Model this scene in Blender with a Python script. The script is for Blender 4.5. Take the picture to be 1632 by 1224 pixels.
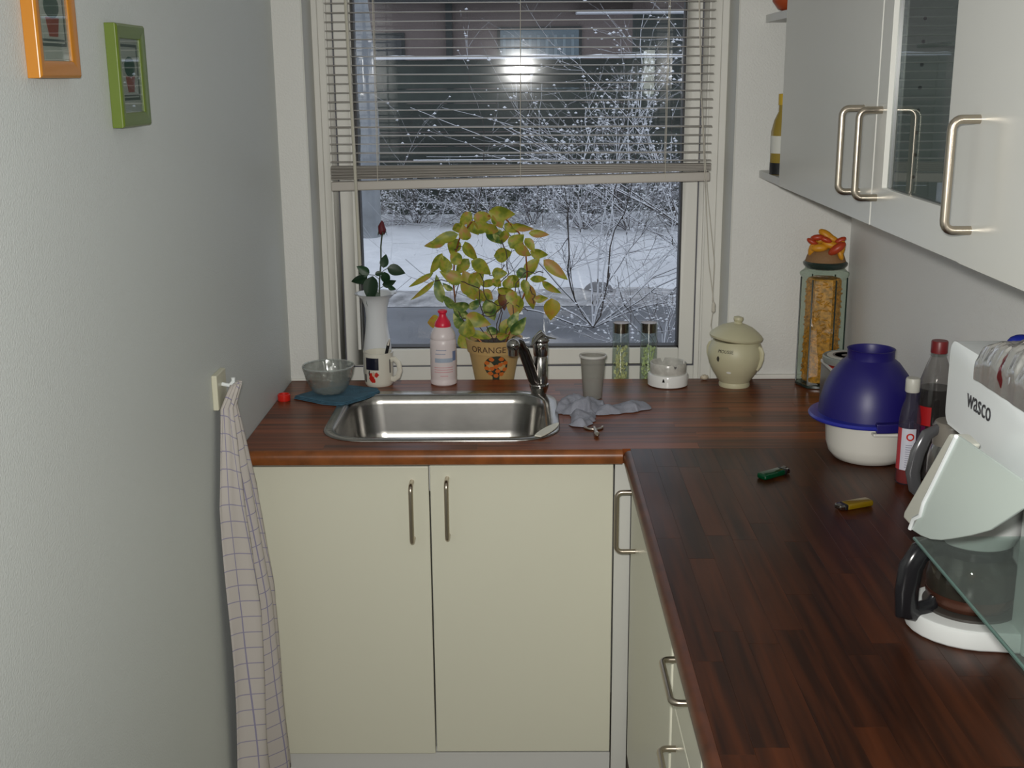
import bpy, bmesh, math, random
from math import sin, cos, pi, radians
from mathutils import Vector, Matrix, noise
random.seed(7)
for o in list(bpy.data.objects): bpy.data.objects.remove(o)
SC = bpy.context.scene; COL = SC.collection

# ---------------------------------------------------------------- camera, world, light
cam = bpy.data.cameras.new('camera'); camo = bpy.data.objects.new('camera', cam); COL.objects.link(camo)
cam.sensor_fit = 'HORIZONTAL'; cam.sensor_width = 36; cam.lens = 1900/1632*36; cam.clip_start = .05; cam.clip_end = 200
_p, _y, _r = .252, .0109, -.0077
fw = Vector((-sin(_y)*cos(_p), cos(_y)*cos(_p), -sin(_p))); rt = Vector((cos(_y), sin(_y), 0)); up = rt.cross(fw)
r2 = rt*cos(_r)+up*sin(_r); u2 = -rt*sin(_r)+up*cos(_r)
M4 = Matrix((r2, u2, -fw)).transposed().to_4x4(); M4.translation = Vector((-.006, -3.003, 1.661)); camo.matrix_world = M4
SC.camera = camo
W = bpy.data.worlds.new('overcast'); SC.world = W; W.use_nodes = True
bg = W.node_tree.nodes['Background']; bg.inputs[0].default_value = (.88, .92, 1.0, 1); bg.inputs[1].default_value = 1.02
fl = bpy.data.lights.new('flash', 'AREA'); fl.shape = 'RECTANGLE'; fl.size = .05; fl.size_y = .03; fl.energy = 15; fl.spread = radians(125); fl.color = (1, .98, .93)
flo = bpy.data.objects.new('flash', fl); COL.objects.link(flo); flo.location = (-.024, -2.985, 1.705)
flo.rotation_euler = (Vector((.10, 1, -.20))).to_track_quat('-Z', 'Y').to_euler()
SC.view_settings.view_transform = 'Standard'; SC.view_settings.look = 'None'; SC.view_settings.exposure = 0; SC.view_settings.gamma = 1
SC.view_settings.use_curve_mapping = False
SC.cycles.transparent_max_bounces = 32; SC.cycles.max_bounces = 10

# ---------------------------------------------------------------- helpers
def lin(c): return tuple(((x/255)/12.92 if x/255 <= .04045 else ((x/255+.055)/1.055)**2.4) for x in c[:3])+(1,)
MATS = {}
def mat(name, color, rough=.5, metal=0, bump=None, var=None, rnd=None, trans=0, coat=0, emit=None, alpha=None):
    """colour in 0..1 linear. bump=(kind,scale,strength,dist) var=(scale,amount) rnd=object-random value amount"""
    if name in MATS: return MATS[name]
    m = bpy.data.materials.new(name); m.use_nodes = True; nt = m.node_tree; N = nt.nodes; L = nt.links
    b = N['Principled BSDF']; c = tuple(color[:3])+(1,)
    b.inputs['Base Color'].default_value = c; b.inputs['Roughness'].default_value = rough; b.inputs['Metallic'].default_value = metal
    b.inputs['Transmission Weight'].default_value = trans; b.inputs['Coat Weight'].default_value = coat; b.inputs['Coat Roughness'].default_value = .15
    tc = N.new('ShaderNodeTexCoord'); src = None
    if var or rnd:
        hsv = N.new('ShaderNodeHueSaturation'); hsv.inputs['Color'].default_value = c
        if var:
            nz = N.new('ShaderNodeTexNoise'); nz.inputs['Scale'].default_value = var[0]; nz.inputs['Detail'].default_value = 4
            L.new(tc.outputs['Object'], nz.inputs['Vector'])
            mr = N.new('ShaderNodeMapRange'); mr.inputs[1].default_value = .3; mr.inputs[2].default_value = .7
            mr.inputs[3].default_value = 1-var[1]; mr.inputs[4].default_value = 1+var[1]; L.new(nz.outputs[0], mr.inputs[0]); src = mr.outputs[0]
        if rnd:
            oi = N.new('ShaderNodeObjectInfo'); m2 = N.new('ShaderNodeMapRange'); m2.inputs[3].default_value = 1-rnd; m2.inputs[4].default_value = 1+rnd
            L.new(oi.outputs['Random'], m2.inputs[0])
            if src:
                mm = N.new('ShaderNodeMath'); mm.operation = 'MULTIPLY'; L.new(src, mm.inputs[0]); L.new(m2.outputs[0], mm.inputs[1]); src = mm.outputs[0]
            else: src = m2.outputs[0]
        L.new(src, hsv.inputs['Value']); L.new(hsv.outputs[0], b.inputs['Base Color'])
    if bump:
        k, s, st, d = bump
        if k == 'noise':
            t = N.new('ShaderNodeTexNoise'); t.inputs['Scale'].default_value = s; t.inputs['Detail'].default_value = 3; o = t.outputs[0]
        elif k == 'voronoi':
            t = N.new('ShaderNodeTexVoronoi'); t.inputs['Scale'].default_value = s; o = t.outputs[0]
        else:
            t = N.new('ShaderNodeTexWave'); t.inputs['Scale'].default_value = s; t.inputs['Distortion'].default_value = 2; o = t.outputs[1]
            t.bands_direction = k
        L.new(tc.outputs['Object'], t.inputs['Vector'])
        bp = N.new('ShaderNodeBump'); bp.inputs['Strength'].default_value = st; bp.inputs['Distance'].default_value = d
        L.new(o, bp.inputs['Height']); L.new(bp.outputs[0], b.inputs['Normal'])
    if emit: b.inputs['Emission Color'].default_value = tuple(emit[:3])+(1,); b.inputs['Emission Strength'].default_value = emit[3]
    MATS[name] = m; return m
def thin_glass(name, tint=(1, 1, 1), refl=1.5, rough=0.0, haze=0.0, hazecol=(.8, .8, .8), halo=0, bump=None):
    if name in MATS: return MATS[name]
    m = bpy.data.materials.new(name); m.use_nodes = True; nt = m.node_tree; N = nt.nodes; L = nt.links
    for n in list(N): N.remove(n)
    out = N.new('ShaderNodeOutputMaterial'); tr = N.new('ShaderNodeBsdfTransparent'); tr.inputs[0].default_value = tuple(tint)+(1,)
    gl = N.new('ShaderNodeBsdfGlossy'); gl.inputs['Roughness'].default_value = rough; ge = N.new('ShaderNodeNewGeometry'); dt = N.new('ShaderNodeVectorMath'); dt.operation = 'DOT_PRODUCT'; L.new(ge.outputs['Normal'], dt.inputs[0]); L.new(ge.outputs['Incoming'], dt.inputs[1])
    def mt(op, a, b_=None):
        q = N.new('ShaderNodeMath'); q.operation = op
        for i_, w_ in ((0, a), (1, b_)):
            if w_ is None: continue
            if isinstance(w_, (int, float)): q.inputs[i_].default_value = w_
            else: L.new(w_, q.inputs[i_])
        return q.outputs[0]
    f0 = ((refl-1)/(refl+1))**2; ab = mt('ABSOLUTE', dt.outputs['Value']); fo = mt('ADD', mt('MULTIPLY', mt('POWER', mt('SUBTRACT', 1.0, ab), 5.0), 1-f0), f0)
    mx = N.new('ShaderNodeMixShader'); L.new(fo, mx.inputs[0]); cur = tr.outputs[0]
    if haze:
        df = N.new('ShaderNodeBsdfDiffuse'); df.inputs[0].default_value = tuple(hazecol)+(1,); mh = N.new('ShaderNodeMixShader'); mh.inputs[0].default_value = haze
        L.new(cur, mh.inputs[1]); L.new(df.outputs[0], mh.inputs[2]); cur = mh.outputs[0]
    if halo:
        g2 = N.new('ShaderNodeBsdfGlossy'); g2.inputs['Roughness'].default_value = .09; m3 = N.new('ShaderNodeMixShader'); m3.inputs[0].default_value = halo
        L.new(cur, m3.inputs[1]); L.new(g2.outputs[0], m3.inputs[2]); cur = m3.outputs[0]
    if bump:
        tc = N.new('ShaderNodeTexCoord'); t = N.new('ShaderNodeTexVoronoi'); t.inputs['Scale'].default_value = bump[0]; L.new(tc.outputs['Object'], t.inputs['Vector'])
        bp = N.new('ShaderNodeBump'); bp.inputs['Strength'].default_value = bump[1]; bp.inputs['Distance'].default_value = .003
        L.new(t.outputs[0], bp.inputs['Height']); L.new(bp.outputs[0], gl.inputs['Normal']); L.new(bp.outputs[0], dt.inputs[0])
    L.new(cur, mx.inputs[1]); L.new(gl.outputs[0], mx.inputs[2]); L.new(mx.outputs[0], out.inputs[0])
    MATS[name] = m; return m

class MB:
    def __init__(s): s.v = []; s.f = []
    def add(s, v, f):
        n = len(s.v); s.v += [tuple(p) for p in v]; s.f += [tuple(i+n for i in q) for q in f]; return s
    def box(s, x0, y0, z0, x1, y1, z1, R=None, C=None):
        v = [(x, y, z) for z in (z0, z1) for y in (y0, y1) for x in (x0, x1)]
        if R is not None:
            c = Vector(C or ((x0+x1)/2, (y0+y1)/2, (z0+z1)/2)); v = [tuple(c+R@(Vector(p)-c)) for p in v]
        return s.add(v, [(0, 2, 3, 1), (4, 5, 7, 6), (0, 1, 5, 4), (2, 6, 7, 3), (0, 4, 6, 2), (1, 3, 7, 5)])
    def lathe(s, prof, c=(0, 0, 0), n=32, sx=1, sy=1, cap=True):
        v = []; f = []
        for r, z in prof:
            for i in range(n): a = 2*pi*i/n; v.append((c[0]+r*cos(a)*sx, c[1]+r*sin(a)*sy, c[2]+z))
        for j in range(len(prof)-1):
            for i in range(n): k = (i+1) % n; f.append((j*n+i, j*n+k, (j+1)*n+k, (j+1)*n+i))
        if cap and prof[0][0] > 1e-5: f.append(tuple(range(n-1, -1, -1)))
        if cap and prof[-1][0] > 1e-5: f.append(tuple((len(prof)-1)*n+i for i in range(n)))
        return s.add(v, f)
    def shell(s, prof, t, c=(0, 0, 0), n=32):   # open vessel: outer profile then inner back down
        inner = [(max(r-t, .0005), z) for r, z in reversed(prof)]; inner[-1] = (inner[-1][0], prof[0][1]+t)
        return s.lathe(prof+inner, c, n)
    def tube(s, pts, r, n=8, flat=1.0):
        P = [Vector(p) for p in pts]; v = []; f = []; m = len(P); up0 = None
        for i, p in enumerate(P):
            t = ((P[min(i+1, m-1)]-P[max(i-1, 0)])).normalized()
            if up0 is None: up0 = Vector((0, 0, 1)) if abs(t.z) < .9 else Vector((1, 0, 0))
            a = (up0-t*up0.dot(t)); a = a.normalized() if a.length > 1e-6 else t.orthogonal().normalized(); up0 = a; b = t.cross(a)
            rr = r[i] if isinstance(r, (list, tuple)) else r
            for k in range(n): q = 2*pi*k/n; v.append(tuple(p+a*cos(q)*rr*flat+b*sin(q)*rr))
        for i in range(m-1):
            for k in range(n): k2 = (k+1) % n; f.append((i*n+k, i*n+k2, (i+1)*n+k2, (i+1)*n+k))
        f.append(tuple(range(n-1, -1, -1))); f.append(tuple((m-1)*n+k for k in range(n)))
        return s.add(v, f)
    def prism(s, poly, z0, z1):     # polygon xy ccw extruded
        n = len(poly); v = [(x, y, z0) for x, y in poly]+[(x, y, z1) for x, y in poly]
        f = [tuple(range(n-1, -1, -1)), tuple(range(n, 2*n))]+[(i, (i+1) % n, n+(i+1) % n, n+i) for i in range(n)]
        return s.add(v, f)
    def ball(s, c, r, n=8, sc=(1, 1, 1), R=None):
        v = []; f = []; m = max(4, n//2)
        for j in range(m+1):
            th = pi*j/m
            for i in range(n):
                a = 2*pi*i/n; q = Vector((sin(th)*cos(a)*r*sc[0], sin(th)*sin(a)*r*sc[1], cos(th)*r*sc[2]))
                if R is not None: q = R@q
                v.append(tuple(q+Vector(c)))
        for j in range(m):
            for i in range(n): k = (i+1) % n; f.append((j*n+i, (j+1)*n+i, (j+1)*n+k, j*n+k))
        return s.add(v, f)
    def mapv(s, fn): s.v = [tuple(fn(*p)) for p in s.v]; return s
    def mesh(s, name, bevel=0, seg=2, smooth=30):
        me = bpy.data.meshes.new(name); me.from_pydata(s.v, [], s.f); me.validate()
        bm = bmesh.new(); bm.from_mesh(me); bmesh.ops.remove_doubles(bm, verts=bm.verts, dist=1e-6); bmesh.ops.recalc_face_normals(bm, faces=bm.faces)
        if bevel:
            E = [e for e in bm.edges if len(e.link_faces) == 2 and e.calc_face_angle(0) > radians(30)]
            bmesh.ops.bevel(bm, geom=E, offset=bevel, segments=seg, profile=.5, affect='EDGES', clamp_overlap=True)
        bm.to_mesh(me); bm.free()
        if bevel and smooth <= 35: smooth = 16   # keep flat faces flat next to bevels
        if smooth:
            me.shade_smooth(); me.set_sharp_from_angle(angle=radians(smooth))
        return me
    def build(s, name, m, parent=None, bevel=0, seg=2, smooth=35, loc=None):
        return obj(name, s.mesh(name, bevel, seg, smooth), m, parent, loc)
def obj(name, me, m, parent=None, loc=None):
    o = bpy.data.objects.new(name, me); COL.objects.link(o)
    if m is not None and len(me.materials) == 0: me.materials.append(m)
    if parent: o.parent = parent
    if loc: o.location = loc
    return o
def tag(o, label, cat, group=None):
    o['label'] = label; o['category'] = cat
    if group: o['group'] = group
    return o
def thing(name, label, cat, loc=(0, 0, 0), rz=0, group=None):
    o = bpy.data.objects.new(name, None); COL.objects.link(o); o.location = loc; o.rotation_euler = (0, 0, rz); o.empty_display_size = .05
    return tag(o, label, cat, group)
def struct(o): o['kind'] = 'structure'; return o
def arc(c, r, a0, a1, n, plane='xy'):
    return [(c[0]+r*cos(a0+(a1-a0)*i/n), c[1]+r*sin(a0+(a1-a0)*i/n)) for i in range(n+1)]
def text_mb(txt, size, depth=.0006):
    cu = bpy.data.curves.new('t', 'FONT'); cu.body = txt; cu.size = size; cu.extrude = depth/2; cu.resolution_u = 3
    o = bpy.data.objects.new('t', cu); COL.objects.link(o); bpy.context.view_layer.update()
    me = bpy.data.meshes.new_from_object(o.evaluated_get(bpy.context.evaluated_depsgraph_get()))
    mb = MB(); mb.add([v.co[:] for v in me.vertices], [tuple(p.vertices) for p in me.polygons])
    bpy.data.objects.remove(o); bpy.data.curves.remove(cu); bpy.data.meshes.remove(me)
    xs = [v[0] for v in mb.v]; cx = (min(xs)+max(xs))/2; mb.mapv(lambda x, y, z: (x-cx, y, z)); mb.w = max(xs)-min(xs); return mb
def wrap(mb, rfun, z0, ang0, off=.0004):
    # text plane x,y -> around a lathe (centre 0,0); ang0 = direction facing; z = depth
    def fn(x, y, z):
        zz = z0+y; r = rfun(zz)+off+z; a = ang0+x/rfun(z0); return (r*cos(a), r*sin(a), zz)
    return mb.mapv(fn)

# ---------------------------------------------------------------- materials
WALL = mat('wallpaper', (.70, .70, .67), .55, bump=('noise', 210, .6, .002))
WALL_L = mat('wallpaper_weave', (.645, .68, .67), .5, bump=('noise', 300, .45, .002))
PAINT = mat('white_gloss_paint', (.76, .75, .70), .35)
PAINT2 = mat('window_paint', (.72, .71, .66), .4)
DOOR = mat('cream_laminate', (.72, .71, .585), .32)
DOORW = mat('white_laminate', (.66, .66, .62), .25)
CARC = mat('carcass_white', (.66, .66, .64), .45)
STEEL = mat('brushed_steel', (.62, .57, .50), .28, 1)
SINKM = mat('sink_steel', (.37, .36, .34), .24, 1, bump=('noise', 90, .05, .001), var=(14, .12))
CHROME = mat('dull_chrome', (.42, .41, .39), .12, 1)
BLACK = mat('black_plastic', (.012, .012, .014), .2)
RUBBER = mat('black_gasket', (.01, .01, .012), .5)
WHITEP = mat('white_plastic', (.86, .90, .91), .22)
BLIND = mat('blind_slat', (.44, .41, .37), .4)
CORD = mat('blind_cord', (.55, .52, .45), .8)

# worktop wood: colour per stave, grain stretched along the local long axis
def woodmat(name, axis, k=(1, 1, 1)):
    m = bpy.data.materials.new(name); m.use_nodes = True; nt = m.node_tree; N = nt.nodes; L = nt.links; b = N['Principled BSDF']
    tc = N.new('ShaderNodeTexCoord'); mp = N.new('ShaderNodeMapping'); oi = N.new('ShaderNodeObjectInfo')
    mp.inputs['Scale'].default_value = (3, 60, 60) if axis == 'x' else (60, 3, 60)
    ad = N.new('ShaderNodeVectorMath'); L.new(tc.outputs['Object'], ad.inputs[0]); cb = N.new('ShaderNodeCombineXYZ')
    mu = N.new('ShaderNodeMath'); mu.operation = 'MULTIPLY'; mu.inputs[1].default_value = 7; L.new(oi.outputs['Random'], mu.inputs[0])
    for i in range(3): L.new(mu.outputs[0], cb.inputs[i])
    L.new(cb.outputs[0], ad.inputs[1]); L.new(ad.outputs[0], mp.inputs[0])
    nz = N.new('ShaderNodeTexNoise'); nz.inputs['Scale'].default_value = 1; nz.inputs['Detail'].default_value = 5; L.new(mp.outputs[0], nz.inputs[0])
    r = N.new('ShaderNodeValToRGB'); e = r.color_ramp.elements
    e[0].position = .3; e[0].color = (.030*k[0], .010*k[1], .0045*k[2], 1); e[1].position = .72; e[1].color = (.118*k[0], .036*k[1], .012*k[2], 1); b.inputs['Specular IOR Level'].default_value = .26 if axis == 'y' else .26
    mr = N.new('ShaderNodeMapRange'); mr.inputs[3].default_value = -.12; mr.inputs[4].default_value = .11; L.new(oi.outputs['Random'], mr.inputs[0])
    a2 = N.new('ShaderNodeMath'); L.new(nz.outputs[0], a2.inputs[0]); L.new(mr.outputs[0], a2.inputs[1]); L.new(a2.outputs[0], r.inputs[0])
    L.new(r.outputs[0], b.inputs['Base Color']); b.inputs['Roughness'].default_value = .42
    n2 = N.new('ShaderNodeTexNoise'); n2.inputs['Scale'].default_value = 5; L.new(tc.outputs['Object'], n2.inputs[0])
    m3 = N.new('ShaderNodeMapRange'); m3.inputs[3].default_value = .26; m3.inputs[4].default_value = .42; L.new(n2.outputs[0], m3.inputs[0]); L.new(m3.outputs[0], b.inputs['Roughness'])
    return m
WOODX = woodmat('oiled_wood_along_x', 'x', (2.25, 1.9, 1.4)); WOODY = woodmat('oiled_wood_along_y', 'y', (.66, .54, .42))  # same wood twice; window run's colour is raised to stand for snow reflection
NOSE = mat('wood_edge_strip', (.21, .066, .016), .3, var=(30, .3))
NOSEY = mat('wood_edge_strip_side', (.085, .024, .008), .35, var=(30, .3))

# ---------------------------------------------------------------- room shell
XL, XR, YB, ZC = -.613, .815, 0.0, 2.5
JL, JR = -.543, .518      # window opening in the back wall
SILL = .862; WT = 2.25
def sbox(name, a, m, bevel=0): return struct(MB().box(*a).build(name, m, None, bevel))
sbox('floor', (-1.0, -5.3, -.05, 2.2, .3, 0), mat('vinyl_floor', (.25, .22, .18), .4, var=(8, .15)))
sbox('ceiling', (-1.0, -5.3, ZC, 2.2, .3, ZC+.1), mat('ceiling_white', (.75, .75, .73), .7))
sbox('wall_left', (XL-.12, -5.3, 0, XL, .0, ZC), WALL_L)
b = MB(); b.box(XL-.12, 0, 0, JL, .3, ZC); b.box(JR, 0, 0, XR+.15, .3, ZC); b.box(JL, 0, 0, JR, .3, SILL-.02); b.box(JL, 0, WT, JR, .3, ZC)
struct(b.build('wall_back', WALL))
b = MB(); b.box(XR, -3.4, 0, XR+.12, 0, ZC); b.box(XR, -3.52, 0, 2.2, -3.4, ZC)
struct(b.build('wall_right', mat('wallpaper_right', (.80, .80, .78), .55, bump=('noise', 260, .45, .002))))
sbox('wall_rear', (XL-.12, -5.4, 0, 2.2, -5.3, ZC), WALL); sbox('wall_side', (2.1, -5.3, 0, 2.2, -3.52, ZC), WALL)
sbox('trim_1', (JR, -.012, .9, XR, 0, .912), PAINT, .003)
sbox('trim_2', (XL, -.008, .9, JL, 0, .906), PAINT, .003)
sbox('trim_3', (JL, 0, SILL-.02, JR, .14, SILL), PAINT)   # window board
for nm, x in (('trim_4', JL), ('trim_5', JR-.004)):
    sbox(nm, (x, 0.0, SILL, x+.004, .14, WT), mat('reveal_paint', (.62, .62, .58), .6))
# lamp on the rear wall (its light is reflected in the window glass)
lp = thing('wall_lamp', 'frosted rectangular wall lamp glowing on the wall behind the camera', 'lamp', (.93, -5.3, 1.54))
MB().box(-.11, 0, -.02, .11, .02, .33).build('back_plate', WHITEP, lp, .004)
MB().box(-.09, .02, 0, .09, .07, .30).build('lamp_shade', mat('lamp_glow', (.9, .9, .85), .5, emit=(.95, 1, .9, 5)), lp, .006)

# ---------------------------------------------------------------- window
wn = struct(bpy.data.objects.new('window_1', None)); COL.objects.link(wn)
FY = .14; CL, CR, CB = -.490, .451, .906
b = MB(); b.box(JL, FY, SILL, CL, FY+.07, WT); b.box(CR, FY, SILL, JR, FY+.07, WT); b.box(CL, FY, SILL, CR, FY+.07, CB-.004); b.box(CL, FY, WT-.05, CR, FY+.07, WT)
b.build('window_frame', PAINT2, wn, .002)
b = MB()
for x0, x1 in ((JL+.0, JL+.018), (CL-.018, CL-.012), (CR+.012, CR+.018), (JR-.022, JR-.004)): b.box(x0, FY-.010, SILL, x1, FY, WT)
b.build('frame_moulding', PAINT2, wn, .002)
b = MB(); b.box(CL, FY-.003, CB-.004, CL+.003, FY+.05, WT); b.box(CR-.003, FY-.003, CB, CR, FY+.05, WT); b.box(CL, FY-.003, CB-.004, CR, FY+.05, CB)
b.build('gasket', mat('grey_gasket', (.09, .09, .11), .5), wn)
GL, GR, GB = -.436, .405, .955
b = MB(); y0, y1 = FY-.004, FY+.045; b.box(CL+.003, y0, CB, GL-.006, y1, WT-.05); b.box(GR+.004, y0, CB, CR-.003, y1, WT-.05); b.box(GL-.006, y0, CB, GR+.004, y1, GB-.004); b.box(GL-.006, y0, WT-.12, GR+.004, y1, WT-.05)
b.build('sash', PAINT2, wn, .003)
b = MB(); b.box(GL-.018, y0-.004, GB-.004, GL-.010, y1-.02, WT-.1)
b.build('glazing_bead', PAINT2, wn, .001)
b = MB(); b.box(GL-.006, y0+.012, GB-.006, GL, y1, WT-.1); b.box(GR, y0+.012, GB-.006, GR+.006, y1, WT-.1); b.box(GL-.006, y0+.012, GB-.006, GR+.006, y1, GB)
b.build('glazing_seal', RUBBER, wn)
GLASS = thin_glass('window_glass', (.86, .88, .90), 1.45, 0.0, halo=.006)
MB().box(GL-.002, .170, GB-.003, GR+.002, .1705, WT-.1).build('pane', GLASS, wn, smooth=0)

# ---------------------------------------------------------------- venetian blind
bl = thing('venetian_blind', 'beige venetian blind half lowered in front of the kitchen window', 'blind', (0, .03, 0))
BX0, BX1 = -.489, .462
def slat_mb(tilt=0):
    v = []; f = []; W_ = .0125; n = 4; m = 12
    for j in range(m+1):
        x = BX0+(BX1-BX0)*j/m
        for t in (0, .0005):
            for i in range(n+1):
                a = -1+2*i/n; v.append((x, a*W_, .0022*(1-a*a)+t+tilt*a*W_))
    k = n+1
    for j in range(m):
        for i in range(n):
            A = j*2*k+i; B = (j+1)*2*k+i
            f += [(A, B, B+1, A+1), (A+k, A+k+1, B+k+1, B+k)]
        A = j*2*k; B = (j+1)*2*k
        f += [(A, A+k, B+k, B), (A+n, B+n, B+n+k, A+n+k)]
    return MB().add(v, f)
sm = [slat_mb(t).mesh('slat', smooth=60) for t in (0, .05, -.04)]
SP = .0211; NS = 30
for i in range(NS):
    o = obj('slat', sm[i % 3], BLIND, bl, (0, 0, 1.456+i*SP)); o.rotation_euler = (0, .003*sin(i*.7)+.002, 0)
    if i == 4: o.rotation_euler = (.04, .004, 0)
for i in range(14):
    o = obj('slat', sm[i % 3], BLIND, bl, (random.uniform(-.001, .001), -.001, 1.4230+i*.0018)); o.rotation_euler = (0, -.018*(1-i/14.), 0)
b = MB().box(BX0, -.0135, 1.398, BX1, .0135, 1.421); r_ = b.build('bottom_rail', BLIND, bl, .003); r_.rotation_euler = (0, -.020, 0); r_.location = (.027, 0, -.002)
MB().box(BX0, -.02, 2.11, BX1, .02, 2.15).build('head_rail', BLIND, bl, .002)
for x in (-.372, -.014, .348):
    for dy in (-.0135, .0135): MB().tube([(x, dy, 1.41), (x+.004, dy, 2.12)], .0009, 5).build('ladder_cord', CORD, bl)
MB().tube([(-.423, -.026, 1.20), (-.427, -.024, 1.5), (-.438, -.022, 2.12)], .0042, 8).build('tilt_wand', mat('wand', (.52, .50, .42), .3), bl)
for k, e in enumerate((0, .012)):
    pts = [(.405-e*.3, -.022, 2.12), (.43, -.024, 1.62), (.448+e*.4, -.024, 1.38), (.462+e*(k*1.2), -.026, 1.2), (.478-e*.3, -.028, 1.10)]
    MB().tube(pts, .0011, 5).build('pull_cord', CORD, bl)
b = MB().lathe([(.002, 0), (.005, .004), (.005, .022), (.0015, .028)], (.478, -.028, 1.073), 10); b.build('cord_pull', CORD, bl)
MB().tube([(.476, -.028, 1.074), (.472, -.03, 1.04), (.482, -.03, 1.01)], .001, 5).build('pull_cord', CORD, bl)

# ---------------------------------------------------------------- worktop from staves, with sink cut-out
wt = thing('worktop', 'dark red-brown butcher block worktop running under the window and along the right wall', 'worktop', (0, 0, 0))
T0, T1 = .868, .9
RY = .03999; SX0, SX1, SY0, SY1, SR = -.440, .056, -.5998+2*RY, -.5998+11*RY, .078   # cut line under the rim
XI = .2135
def cut_x(y):   # x interval of the hole at y
    if y <= SY0 or y >= SY1: return None
    d = 0
    if y < SY0+SR: q = SY0+SR-y; d = SR-math.sqrt(max(0, SR*SR-q*q))
    if y > SY1-SR: q = y-(SY1-SR); d = SR-math.sqrt(max(0, SR*SR-q*q))
    return SX0+d, SX1-d
def stave(poly, m):
    b = MB().prism(poly, T0, T1); b.build('stave', m, wt, .00022, 1)
rows = 15; ry = RY; G = .00002
for r in range(rows):
    ya = -.5998+r*ry+G; yb = -.5998+(r+1)*ry-G; x = XL+.002; first = True
    while x < XR-.003:
        ln = random.uniform(.25, .6)*(.6 if first else 1); first = False; x2 = min(x+ln, XR-.002)
        if XR-.002-x2 < .12: x2 = XR-.002
        a, c = x+G, x2-G
        ys = [ya+(yb-ya)*i/6 for i in range(7)]; cuts = [cut_x(y) for y in ys]
        if not any(cuts) or c < SX0 or a > SX1:
            stave([(a, ya), (c, ya), (c, yb), (a, yb)], WOODX)
        else:
            full = [q for q in cuts if q]
            if not all(cuts) and not any(cuts[1:-1]): cuts = [None]*7; stave([(a, ya), (c, ya), (c, yb), (a, yb)], WOODX); x = x2; continue
            if all(cuts):
                if a < max(q[0] for q in cuts)-.002:
                    R = [(min(c, q[0]), y) for q, y in zip(cuts, ys)]
                    if min(p[0] for p in R) > a+.002: stave([(a, ya)]+R+[(a, yb)], WOODX)
                if c > min(q[1] for q in cuts)+.002:
                    R = [(max(a, q[1]), y) for q, y in zip(cuts, ys)]
                    if max(p[0] for p in R) < c-.002: stave([(c, yb)]+R[::-1]+[(c, ya)], WOODX)
            else:   # row only partly cut: keep the strip outside the hole
                if ya < SY0: stave([(a, ya), (c, ya), (c, SY0), (a, SY0)], WOODX)
                if yb > SY1: stave([(a, SY1), (c, SY1), (c, yb), (a, yb)], WOODX)
        x = x2
cols = 14; cw = (XR-.002-XI-.003)/cols
for c in range(cols):
    xa = XI+.003+c*cw+G; xb = XI+.003+(c+1)*cw-G; y = -.600; first = True
    while y > -2.6:
        ln = random.uniform(.22, .55)*(.5 if first else 1); first = False; y2 = max(y-ln, -2.6)
        stave([(xa, y2+G), (xb, y2+G), (xb, y-G), (xa, y-G)], WOODY); y = y2
def nose(p0, p1, nrm, name, m):      # rounded front edge swept from p0 to p1, bulging along nrm
    prof = [(0, T1), (.006, T1-.0005), (.012, T1-.004), (.0155, T1-.010), (.016, T1-.020), (.013, T0+.003), (.008, T0), (0, T0)]
    v = [];
    for p in (p0, p1): v += [(p[0]+nrm[0]*d, p[1]+nrm[1]*d, z) for d, z in prof]
    n = len(prof); f = [(i, (i+1) % n, n+(i+1) % n, n+i) for i in range(n)]+[tuple(range(n)), tuple(range(2*n-1, n-1, -1))]
    return MB().add(v, f).build(name, m, wt)
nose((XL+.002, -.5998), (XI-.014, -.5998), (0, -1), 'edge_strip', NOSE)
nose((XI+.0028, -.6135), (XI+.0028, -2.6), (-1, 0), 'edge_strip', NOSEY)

# ---------------------------------------------------------------- sink
sk = thing('sink', 'stainless steel inset sink with wide rounded basin under the window', 'sink', (-.192, -.335, .9))
def rrect(x0, x1, y0, y1, r, z, n=8):
    P = []
    for cx, cy, a in ((x1-r, y1-r, 0), (x0+r, y1-r, pi/2), (x0+r, y0+r, pi), (x1-r, y0+r, 3*pi/2)):
        P += [(cx+r*cos(a+pi/2*i/n), cy+r*sin(a+pi/2*i/n), z) for i in range(n+1)]
    return P
ox0, ox1, oy0, oy1 = -.265, .265, -.210, .212
ix0, ix1, iy0, iy1 = -.238, .232, -.181, .172
rings = [rrect(ox0, ox1, oy0, oy1, .10, .0006), rrect(ox0+.003, ox1-.003, oy0+.003, oy1-.003, .098, .0035), rrect(ix0-.006, ix1+.006, iy0-.006, iy1+.006, .080, .0035),
         rrect(ix0, ix1, iy0, iy1, .074, -.001), rrect(ix0+.004, ix1-.004, iy0+.004, iy1-.004, .072, -.02), rrect(ix0+.012, ix1-.012, iy0+.010, iy1-.008, .070, -.085)]
for k in range(1, 7):
    a = pi/2*k/6; d = .055*(1-cos(a)); rings.append(rrect(ix0+.014+d, ix1-.014-d, iy0+.012+d, iy1-.010-d, max(.070-d*.4, .03), -.090-.05*sin(a)))
n = len(rings[0]); v = [p for R in rings for p in R]; f = [(j*n+i, j*n+(i+1) % n, (j+1)*n+(i+1) % n, (j+1)*n+i) for j in range(len(rings)-1) for i in range(n)]
f.append(tuple((len(rings)-1)*n+i for i in range(n)))
b = MB().add(v, f); me = b.mesh('basin', smooth=50); bs = obj('basin', me, SINKM, sk)
sm_ = bs.modifiers.new('solid', 'SOLIDIFY'); sm_.thickness = .001; sm_.offset = -1
MB().lathe([(.0, .001), (.02, .0015), (.038, .004), (.042, .001)], (0, 0, -.1405), 28).build('drain', CHROME, sk)
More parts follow.
